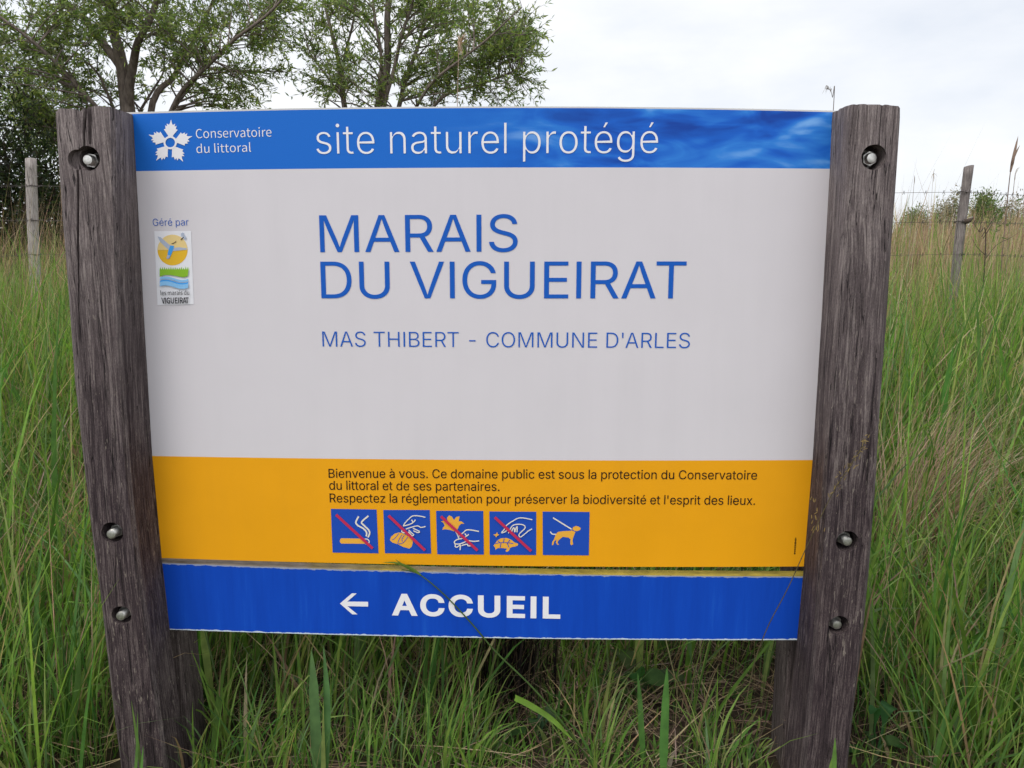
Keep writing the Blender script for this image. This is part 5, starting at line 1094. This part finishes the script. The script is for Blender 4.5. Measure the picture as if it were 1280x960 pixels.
# slimmer willow beside it
Y2 = 8.4
b2 = P3(478, 305, Y2); b2.z = 0
limbs = [
    ([b2, P3(476, 200, Y2), P3(475, 130, Y2), P3(482, 65, Y2), P3(486, 0, Y2), P3(494, -90, Y2 + .1), P3(498, -150, Y2)], .085, .013),
    ([P3(477, 190, Y2), P3(483, 118, Y2 - .2), P3(497, 60, Y2 - .3), P3(518, -10, Y2 - .4), P3(535, -90, Y2 - .5)], .036, .010),
    ([P3(478, 220, Y2), P3(505, 110, Y2 + .3), P3(525, 50, Y2 + .5), P3(545, -20, Y2 + .6), P3(560, -90, Y2 + .7)], .036, .010),
    ([P3(472, 230, Y2), P3(430, 140, Y2 + .2), P3(424, 70, Y2 + .2), P3(408, 20, Y2 + .3), P3(392, -50, Y2 + .4)], .045, .012),
    ([P3(426, 95, Y2 + .2), P3(436, 50, Y2 + .1), P3(447, 0, Y2), P3(450, -70, Y2)], .022, .007),
    ([P3(428, 128, Y2 + .2), P3(408, 95, Y2 + .1), P3(388, 62, Y2), P3(378, 25, Y2)], .016, .005),
    ([P3(474, 130, Y2 - .1), P3(472, 65, Y2 - .2), P3(470, 0, Y2 - .2), P3(468, -80, Y2 - .2)], .026, .010),
    ([P3(480, 210, Y2 - .1), P3(530, 120, Y2 - .5), P3(575, 75, Y2 - .8), P3(620, 40, Y2 - 1), P3(655, 10, Y2 - 1.1)], .022, .006),
    ([P3(482, 220, Y2 + .1), P3(545, 130, Y2 - .1), P3(600, 105, Y2 - .2), P3(650, 85, Y2 - .2)], .03, .007),
]
cl = blob(420, 110, 28, 22, 9, Y2, .7) + blob(405, 40, 28, 40, 12, Y2, .7) + blob(450, 20, 40, 30, 10, Y2, .8) + blob(455, 90, 40, 40, 13, Y2, .8) \
    + blob(530, 105, 40, 26, 14, Y2, .8) + blob(525, 40, 40, 40, 11, Y2, .8) + blob(585, 85, 42, 32, 20, Y2, .8) + blob(620, 35, 40, 36, 24, Y2, .9) \
    + blob(640, 80, 28, 30, 15, Y2, .7) + blob(610, 118, 40, 12, 9, Y2, .6) + blob(580, 20, 40, 26, 11, Y2, .8) + blob(500, 0, 90, 18, 12, Y2, .9) \
    + blob(500, -70, 130, 50, 30, Y2, .9) + blob(495, -135, 70, 30, 16, Y2, .7) + blob(655, 45, 14, 20, 5, Y2, .3)
grow_tree('willow_tree', 'slender many-stemmed willow with airy crown standing against the white sky', 'tree', b2, limbs, cl, .074, .018, WILLOW, WW, 8, 14, .34)

# ------------------------------------------------------------------ bushes
def bush(name, label, cat, c, rx, ry, h, n, leafL, leafW, cols, wts, group=None, z0=0, lobes=7):
    root = empty(name, Vector((c[0], c[1], 0))); tag(root, label, cat, group)
    lob = []
    for k in range(lobes):
        a = rnd.random() * 6.283; q = rnd.uniform(.15, .75)
        lob.append((Vector((c[0] + rx * q * math.cos(a), c[1] + ry * q * math.sin(a), z0 + (h - z0) * rnd.uniform(.35, .74))), rnd.uniform(.34, .55)))
    lob.append((Vector((c[0], c[1], z0 + (h - z0) * .68)), .5))
    mb = MB()
    for p, s in lob:
        mb.tube(catmull([Vector((c[0] + rnd.gauss(0, .08), c[1] + rnd.gauss(0, .08), -.05)), Vector((c[0], c[1], 0)).lerp(p, .5) + Vector((0, 0, h * .1)), p + Vector((0, 0, .3 * s))], 5), [.05 * h / 3 * (1 - .8 * i / 10) for i in range(11)], 5)
    pos, dr = [], []
    for i in range(n):
        p, s = lob[rnd.randrange(len(lob))]
        d = Vector((rnd.gauss(0, 1), rnd.gauss(0, 1), rnd.gauss(0, 1))).normalized()
        q = s * (rnd.random() ** .45) * (1 + .45 * noise.noise(d * 2.3 + p * 3))
        v = p + Vector((d.x * rx, d.y * ry, d.z * (h - z0) * .62)) * q
        if v.z < .05: continue
        pos.append(v); dr.append(d + Vector((rnd.gauss(0, .7), rnd.gauss(0, .7), rnd.gauss(.2, .6))))
    link('stem', mb.mesh('stem', [M_twig], True), root)
    k = len(pos)
    link('crown', leaves_mesh('crown', M_leaf, np.array(pos), np.array(dr), leafL * rng.uniform(.6, 1.3, k), leafW * rng.uniform(.6, 1.3, k), tints(k, cols, wts, .22)), root)
    return root
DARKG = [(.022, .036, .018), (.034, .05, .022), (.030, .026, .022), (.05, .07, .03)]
q = P3(8, 200, 7.6)
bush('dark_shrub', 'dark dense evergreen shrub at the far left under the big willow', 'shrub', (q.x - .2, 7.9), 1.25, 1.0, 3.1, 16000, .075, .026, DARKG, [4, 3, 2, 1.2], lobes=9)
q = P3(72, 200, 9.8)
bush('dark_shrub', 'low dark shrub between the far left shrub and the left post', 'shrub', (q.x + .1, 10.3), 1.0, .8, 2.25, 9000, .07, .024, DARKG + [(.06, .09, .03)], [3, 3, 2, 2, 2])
GREYG = [(.27, .25, .22), (.20, .20, .16), (.33, .29, .27)]
MIDG = [(.15, .205, .09), (.19, .245, .11), (.12, .17, .09)]
for px, y, rx, h, n, cols, label in (
        (1148, 40, 1.2, 3.45, 5000, MIDG[1:] + GREYG[1:2], 'low rounded olive bush on the horizon beside the right post'),
        (1172, 42, .5, 3.95, 1500, GREYG, 'small pale bush on the horizon, thinnest of those beyond the reeds'),
        (1191, 39, .75, 4.15, 2600, GREYG, 'grey twiggy bush on the horizon just left of the right fence post'),
        (1231, 38, 1.1, 4.05, 6000, MIDG, 'bright green rounded bush on the horizon right of the fence post'),
        (1260, 40, .8, 4.0, 2400, GREYG, 'greyish pink twiggy bush on the horizon at the right edge'),
        (1285, 43, 1.1, 3.7, 3000, GREYG + MIDG[:1], 'low grey bush on the horizon cut by the right frame edge')):
    q = P3(px, 300, y)
    bush('horizon_bush', label, 'bush', (q.x, y), rx, rx, h, n, .13, .055, cols, [1] * len(cols), 'bushes on the horizon beyond the reeds', z0=.6, lobes=8)

# ------------------------------------------------------------------ wire fence
FY = 3.15
FENCE = empty('wire_fence', Vector((P3(1200, 330, FY).x, FY, 0)))
tag(FENCE, 'wire fence on weathered round posts running through the grass behind the sign', 'fence')
def fence_post(top, foot, r, label, wood):
    mb = MB(); rows = []; n = 14
    for k in range(41):
        t = k / 40; c = foot.lerp(top, t)
        row = []
        for i in range(n):
            a = 2 * math.pi * i / n
            rr = r * (1.06 - .1 * t) * (1 + .10 * noise.noise(Vector((math.cos(a) * 1.5, math.sin(a) * 1.5, c.z * 2.6))) + .03 * noise.noise(Vector((math.cos(a) * 5, math.sin(a) * 5, c.z * 4))))
            row.append((c.x + rr * math.cos(a) + .01 * noise.noise(Vector((0, 3, c.z * 1.3))), c.y + rr * math.sin(a), c.z + (.006 * math.cos(a + 1) if k == 40 else 0)))
        rows.append(row)
    n0, kk = mb.grid(rows, 0, True); e = n0 + 40 * kk
    mb.f.append(tuple(range(e, e + kk))); mb.m.append(0)
    o = link('post', mb.mesh('post', [wood], True), FENCE); o['label'] = label
    return o
topR, footR = P3(1211, 208, FY), P3(1195, 345, FY); d = (footR - topR); footR = topR + d * ((topR.z + .2) / -d.z)
topL, footL = P3(38.5, 199, FY), P3(44.5, 348, FY); d = (footL - topL); footL = topL + d * ((topL.z + .2) / -d.z)
pr_ = fence_post(topR, footR, .0255, 'leaning fence post with a knot at the right', M_fence)
pl_ = fence_post(topL, footL, .030, 'pale fence post at the far left', M_fence_pale)
mb = MB()                            # broken branch stub on the right post
q = P3(1206, 277, FY - .03); mb.tube([q, q + Vector((.02, -.012, .006)), q + Vector((.036, -.016, .022))], [.016, .012, .005], 7)
link('knot', mb.mesh('knot', [M_twig], True), pr_)
for zl, zr, ext in ((232, 240, 0), (275, 277, 0), (None, 317.5, 0)):
    mb = MB()
    pR = P3(1207 if zr < 250 else 1203, zr, FY - .03)
    a = P3(-260, (zl or 330), FY - .03); b = P3(1560, zr + (14 if zr < 250 else 8), FY - .03)
    pL = P3(40, (zl or 318), FY - .03)
    pts = []
    for p0, p1 in ((a, pL), (pL, pR), (pR, b)):
        for k in range(24):
            t = k / 24; p = p0.lerp(p1, t); p.z -= .05 * (p1 - p0).length / 6 * 4 * t * (1 - t) * .6; pts.append(p)
    pts.append(b)
    mb.tube(pts, .0013, 4)
    tot = 0; last = pts[0]
    for i in range(len(pts) - 1):    # barbs
        for t in (.0, .45):
            p = pts[i].lerp(pts[i + 1], t); s = rnd.uniform(-.008, .008)
            mb.tube([p + Vector((-.006, .002, -.010)), p + Vector((.004, -.002, .010))], .0013, 3); mb.tube([p + Vector((.006, .002, -.009)), p + Vector((-.003, -.002, .010))], .0013, 3)
    for pp, rr in ((pR, .0265), (pL, .031)):       # turns of wire round the post
        c = Vector((pp.x, FY, pp.z))
        mb.tube([c + Vector((rr * math.cos(q), rr * math.sin(q), .004 * math.sin(q * 2))) for q in (i / 18 * 2 * math.pi for i in range(19))], .0022, 4)
    link('wire', mb.mesh('wire', [M_wire]), FENCE)

# ------------------------------------------------------------------ single plants
def ribbon(mb, pts, wds, side=None, m=0, fold=.25, n=5):
    pts = catmull([Vector(p) for p in pts], n); L = len(pts); A, B, C = [], [], []
    for i, p in enumerate(pts):
        t = (pts[min(i + 1, L - 1)] - pts[max(i - 1, 0)]).normalized()
        s = (side if side is not None else Vector((1, 0, 0))); s = (s - t * s.dot(t)).normalized(); nn = t.cross(s)
        u = i / (L - 1); w_ = lerp_table(wds, u) / 2
        A.append(p - s * w_ + nn * w_ * fold); B.append(p); C.append(p + s * w_ + nn * w_ * fold)
    mb.grid([A, B, C], m)
def tinted(mb, name, tint, mat, parent=None, jit=.0):
    me = mb.mesh(name, [mat], True)
    at = me.attributes.new('tint', 'FLOAT_COLOR', 'POINT')
    at.data.foreach_set('color', [c for _ in range(len(me.vertices)) for c in (*tint, 1)])
    return link(name, me, parent)
BW = [(0, .5), (.2, 1), (.6, .85), (1, .02)]
def sw(w_, tab=BW): return [(t, v * w_) for t, v in tab]
# blade lying across ACCUEIL with its bent tip and a bright leaf
root = empty('grass_stem', P3(742, 955, -.02)); tag(root, 'long green grass stem crossing the word ACCUEIL on the blue plank', 'grass stem', 'grass stems leaning on the sign')
pts = [P3(760, 985, .02), P3(712, 915, -.012), P3(668, 862, -.018), P3(620, 815, -.012), P3(590, 780, -.007), P3(556, 744, -.006), P3(524, 718, -.007), P3(502, 712, -.008)]
mb = MB(); mb.tube(catmull(pts, 6), [.0021 - .0012 * i / 42 for i in range(43)], 6); tinted(mb, 'stem', (.10, .17, .05), M_grass, root)
mb = MB(); ribbon(mb, [P3(526, 719, -.008), P3(512, 710, -.012), P3(496, 704, -.012), P3(478, 703, -.010)], sw(.006), Vector((.3, 0, 1)))
ribbon(mb, [P3(520, 716, -.008), P3(505, 707, -.016), P3(494, 699, -.018)], sw(.004), Vector((.3, 0, 1)))
tinted(mb, 'leaf', (.14, .24, .05), M_grass, root); mb = MB()
ribbon(mb, [P3(644, 872, -.018), P3(664, 882, -.05), P3(690, 899, -.08), P3(716, 925, -.09)], [(0, .011), (.3, .012), (.7, .010), (1, .001)], Vector((.35, .2, 1)))
tinted(mb, 'leaf', (.17, .30, .05), M_grass, root)
# seeding stem in front of the right post
root = empty('grass_stem', P3(930, 985, -.05)); tag(root, 'thin seeding grass stem leaning in front of the right post and plank end', 'grass stem', 'grass stems leaning on the sign')
pts = [P3(915, 990, -.10), P3(938, 850, -.095), P3(957, 790, -.094), P3(985, 735, -.095), P3(1010, 680, -.097), P3(1040, 618, -.10), P3(1064, 580, -.10), P3(1081, 553, -.10)]
mb = MB(); mb.tube(catmull(pts, 6), [.0011 - .0005 * i / 42 for i in range(43)], 5); tinted(mb, 'stem', (.10, .085, .045), M_dry, root)
mb = MB(); cm = catmull(pts, 6)
for i in range(30, 43):
    for k in range(5):
        p = cm[i] + Vector((rnd.gauss(0, .003), rnd.gauss(0, .002), rnd.gauss(0, .008))); d = Vector((rnd.gauss(.5, .5), rnd.gauss(-.1, .3), rnd.gauss(.8, .4))).normalized() * rnd.uniform(.005, .010)
        if p.y > -.09: p.y = -.09
        d.y = min(d.y, .0)
        ribbon(mb, [p, p + d * .5, p + d], sw(.0019), Vector((rnd.random(), .2, rnd.random())), n=2)
tinted(mb, 'seed_head', (.27, .20, .09), M_dry, root); mb = MB()
for k in range(16):                  # loose pale spikelets beside the panel edge
    p = P3(rnd.gauss(1020, 4), rnd.uniform(625, 668), -.10); d = Vector((rnd.gauss(0, .4), -.1, 1)).normalized() * .008
    ribbon(mb, [p, p + d * .5, p + d], sw(.0022), Vector((1, .2, 0)), n=2)
tinted(mb, 'seed_head', (.27, .20, .09), M_dry, root)

# reeds standing up against the sky
def reed(label, px, ptop, y, lean_px, hook, plume, tint, cat='reed', stem=.003):
    base = P3(px - lean_px, 320, y); base.z = 0
    root = empty('reed_stalk', base); tag(root, label, cat, 'dead reed stalks standing against the sky')
    top = P3(px, ptop, y); mid = base.lerp(top, .6) + Vector((-.012, 0, 0))
    pts = [base, mid, top] + [top + Vector(h) for h in hook]
    cm = catmull([Vector(p) for p in pts], 6)
    mb = MB(); mb.tube(cm, [stem * (1 - .72 * i / (len(cm) - 1)) for i in range(len(cm))], 5); tinted(mb, 'stem', tint, M_dry, root)
    mb = MB()
    for a0, a1, k_, ln, sp in plume:
        for _ in range(k_):
            t = rnd.uniform(a0, a1); p = cm[min(int(t * (len(cm) - 1)), len(cm) - 1)]
            td = (cm[min(int(t * (len(cm) - 1)) + 1, len(cm) - 1)] - cm[max(int(t * (len(cm) - 1)) - 1, 0)]).normalized()
            d = (td + Vector((rnd.gauss(.1, sp), rnd.gauss(0, sp), rnd.gauss(0, sp)))).normalized() * ln * rnd.uniform(.5, 1.2)
            ribbon(mb, [p, p + d * .5 + Vector((0, 0, .004)), p + d - Vector((0, 0, .01))], sw(ln * .10), Vector((rnd.gauss(0, 1), rnd.gauss(0, 1), .3)), n=2)
    if plume: tinted(mb, 'plume', tuple(min(.6, c * 1.15) for c in tint), M_dry, root)
reed('pale reed with a feathery plume in front of the slender willow', 573, 72, 2.2, 3, [(.004, 0, .045), (.022, 0, .085)], [(.52, .95, 110, .035, .22)], (.46, .34, .28), stem=.0022)
reed('curved grass tip arching over the inner corner of the right post', 1042, 133, .55, -2, [(-.004, 0, .02), (-.010, 0, .036), (-.022, 0, .040)], [(.72, .93, 9, .014, .35)], (.16, .12, .10), stem=.0013)
reed('tall reed with a drooping leaf near the right frame edge', 1263, 215, 4.6, 4, [(.015, 0, .09)], [(.62, .75, 3, .22, .1)], (.24, .17, .15), stem=.006)
reed('short bare reed right of the tall leafy reed at the right edge', 1268, 226, 4.9, 2, [(.004, 0, .03)], [(.7, .9, 3, .07, .3)], (.30, .24, .2), stem=.004)
reed('thin bare reed rising beside the right post', 1142.5, 230, 5.0, 0, [(.0, 0, .05)], [(.85, .98, 3, .05, .2)], (.36, .30, .28), stem=.0028)
reed('wispy reed rising between the right post and the fence post', 1166, 226, 5.4, -3, [(.004, 0, .04)], [(.75, .98, 10, .05, .3)], (.42, .36, .33), stem=.0022)

# bare sapling by the right fence post
root = empty('bare_sapling', P3(1232, 330, FY - .3)); root.location.z = 0; root.matrix_world.translation.z = 0
tag(root, 'bare dark forked sapling beside the right fence post', 'sapling')
mb = MB(); y = FY - .3
tr0 = P3(1235, 345, y); tr0.z = 0
mb.tube(catmull([tr0, P3(1232, 310, y), P3(1224, 290, y), P3(1216, 278, y)], 5), [.0036 - .00016 * i for i in range(16)], 6)
for q in ([(1229, 298), (1240, 280), (1250, 258), (1256, 250)], [(1227, 296), (1236, 282), (1246, 268), (1253, 262)], [(1231, 318), (1222, 310), (1214, 296)], [(1233, 322), (1246, 306), (1262, 298), (1274, 290)], [(1224, 290), (1228, 270), (1226, 255)]):
    mb.tube(catmull([P3(a, b, y + .01 * i) for i, (a, b) in enumerate(q)], 4), [.0023 - .0017 * i / (4 * (len(q) - 1)) for i in range(4 * (len(q) - 1) + 1)], 5)
link('branch', mb.mesh('branch', [M_twig], True), root)
mb = MB()
for _ in range(70):
    p = P3(1246 + rnd.gauss(0, 9), 270 + rnd.gauss(0, 14), y + rnd.gauss(0, .06)); d = Vector((rnd.gauss(0, 1), rnd.gauss(0, 1), rnd.gauss(.3, .7))).normalized() * .035
    ribbon(mb, [p, p + d * .5, p + d], sw(.008), Vector((rnd.random(), rnd.random(), .2)), n=2)
tinted(mb, 'foliage', (.085, .14, .035), M_leaf, root)

# conspicuous wide blades, each its own plant
def wide_clump(label, blades, tint):
    (bx, by, y) = blades[0][0]
    b0 = P3(bx, by, y); root = empty('reed_grass', Vector((b0.x, y, 0))); tag(root, label, 'grass', 'wide-bladed reed grass plants')
    for path in blades:
        w_, pts = path[1], path[2]
        mb = MB(); yy0 = path[0][2]
        p0 = P3(*pts[0], yy0); base = Vector((p0.x + .2 * (p0.x - P3(*pts[1], yy0).x), yy0, -.01))
        ps = ([base] if p0.z > .03 else []) + [P3(a, b, yy0 + .02 * i) for i, (a, b) in enumerate(pts)]
        ribbon(mb, ps, [(0, w_ * .5), (.3, w_), (.7, w_ * .8), (1, w_ * .02)], Vector((1, .35 * rnd.uniform(-1, 1), 0)), fold=.3)
        tinted(mb, 'leaf', tuple(c * rnd.uniform(.85, 1.15) for c in tint), M_grass, root)
wide_clump('wide blue-green blades standing below the arrow on the blue plank', [((396, 958, -.05), .024, [(396, 955), (393, 900), (391, 850), (389, 812)]), ((410, 958, -.035), .018, [(405, 958), (408, 900), (407, 850), (404, 806)])], (.085, .175, .065))
wide_clump('tall upright wide blade below the right half of the blue plank', [((832, 975, -.02), .018, [(829, 975), (830, 930), (832, 880), (834, 832)]), ((812, 975, .05), .013, [(806, 975), (802, 920), (800, 880), (797, 840)])], (.10, .20, .055))
wide_clump('bright wide blade standing in the meadow right of the right post', [((1178, 560, 1.0), .024, [(1178, 560), (1182, 500), (1188, 460), (1192, 430)]), ((1165, 620, .9), .020, [(1165, 620), (1164, 590), (1162, 560), (1160, 545)])], (.09, .22, .04))
wide_clump('wide blades fanning out at the lower right corner', [((1192, 965, .05), .024, [(1192, 965), (1200, 910), (1208, 865), (1213, 830)]), ((1176, 965, .08), .012, [(1175, 965), (1176, 900), (1177, 840)]), ((1226, 965, .1), .011, [(1227, 965), (1233, 880), (1245, 820)])], (.075, .17, .045))
wide_clump('wide blade standing left of the left post foot', [((72, 975, .0), .016, [(72, 975), (85, 920), (96, 860), (99, 790)]), ((20, 965, .3), .013, [(20, 965), (22, 880), (30, 800)])], (.08, .18, .045))
wide_clump('pair of short blades rising before the foot of the right post', [((1042, 985, -.12), .010, [(1042, 985), (1043, 950), (1044, 922)]), ((1040, 985, -.13), .006, [(1036, 985), (1038, 960), (1041, 945)])], (.12, .22, .05))
wide_clump('short thin blades rising before the foot of the left post', [((172, 985, -.12), .007, [(180, 985), (172, 930), (164, 875)]), ((170, 985, -.13), .006, [(168, 985), (171, 940), (172, 890)]), ((178, 985, -.14), .006, [(174, 985), (177, 955), (179, 932)])], (.11, .21, .05))

# broad-leaved weeds
def weed(label, px, py, y, n, size, tint):
    b0 = P3(px, py, y); root = empty('broad_leaf_weed', Vector((b0.x, y, 0))); tag(root, label, 'weed', 'broad-leaved weeds under the sign')
    for k in range(n):
        a = k / n * 6.283 + rnd.uniform(-.4, .4); out_ = Vector((math.cos(a), math.sin(a) * .8, 0)); h = rnd.uniform(.5, 1.1) * size
        if out_.y < 0: out_.y *= .2
        c = Vector((b0.x, y, 0)); zt = b0.z + rnd.uniform(-.06, .05)
        s = Vector((-out_.y, out_.x, .15)).normalized()
        pts = [c, c + Vector((0, 0, zt * .55)) + out_ * .02, c + Vector((0, 0, zt)) + out_ * h * .45, c + Vector((0, 0, zt - .01)) + out_ * h]
        mb = MB(); w_ = size * rnd.uniform(.36, .48)
        ribbon(mb, pts, [(0, .004), (.42, .006), (.6, w_ * .75), (.78, w_), (.92, w_ * .6), (1, w_ * .05)], s, fold=.22, n=7)
        tinted(mb, 'leaf', tuple(q * rnd.uniform(.8, 1.2) for q in tint), M_grass, root)
weed('broad dark leaves of a weed low below the letter L of ACCUEIL', 672, 915, .12, 6, .085, (.045, .095, .035))
weed('broad mid green leaves of a weed beneath the middle of the plank', 795, 845, .30, 9, .13, (.06, .135, .045))
weed('broad leaves of a weed beside the right rear post under the plank end', 905, 890, .32, 5, .10, (.06, .125, .045))
weed('small rounded leaves of a weed at the foot of the right post', 1098, 912, .10, 6, .075, (.055, .12, .04))

# black dead tussock under the plank
b0 = P3(634, 860, .26); root = empty('dead_tussock', Vector((b0.x, .26, 0)))
tag(root, 'blackened dead tussock of upright stems under the middle of the blue plank', 'tussock')
k = 330
P = np.stack([b0.x + rng.normal(0, .045, k), .28 + rng.normal(0, .05, k), np.zeros(k)], 1); P[:, 1] = np.maximum(P[:, 1], .19); P[:, 0] = np.clip(P[:, 0], b0.x - .11, b0.x + .11)
me = blades_mesh('stems', M_dry, P, rng.uniform(.20, .42, k), rng.uniform(.002, .005, k), rng.uniform(0, 6.28, k), np.abs(rng.normal(0, .14, k)), np.abs(rng.normal(0, .25, k)), tints(k, [(.014, .011, .012), (.035, .026, .024), (.11, .08, .06)], [4, 3, 1.6]))
link('stems', me, root)
# drooping dry tuft right of the right post
b0 = P3(1128, 700, .9); root = empty('dry_tussock', Vector((b0.x, .9, 0)))
tag(root, 'pinkish dry drooping grass tuft right of the right post', 'tussock')
k = 420
P = np.stack([b0.x + rng.normal(0, .05, k), .9 + rng.normal(0, .06, k), np.zeros(k)], 1)
me = blades_mesh('stems', M_dry, P, rng.uniform(.42, .78, k), rng.uniform(.002, .0042, k), rng.normal(.1, .7, k), np.abs(rng.normal(.06, .10, k)), np.abs(rng.normal(1.1, .4, k)), tints(k, PINK + DRYC[:3], [3, 2, 3, 2, 1, 2]))
link('stems', me, root)
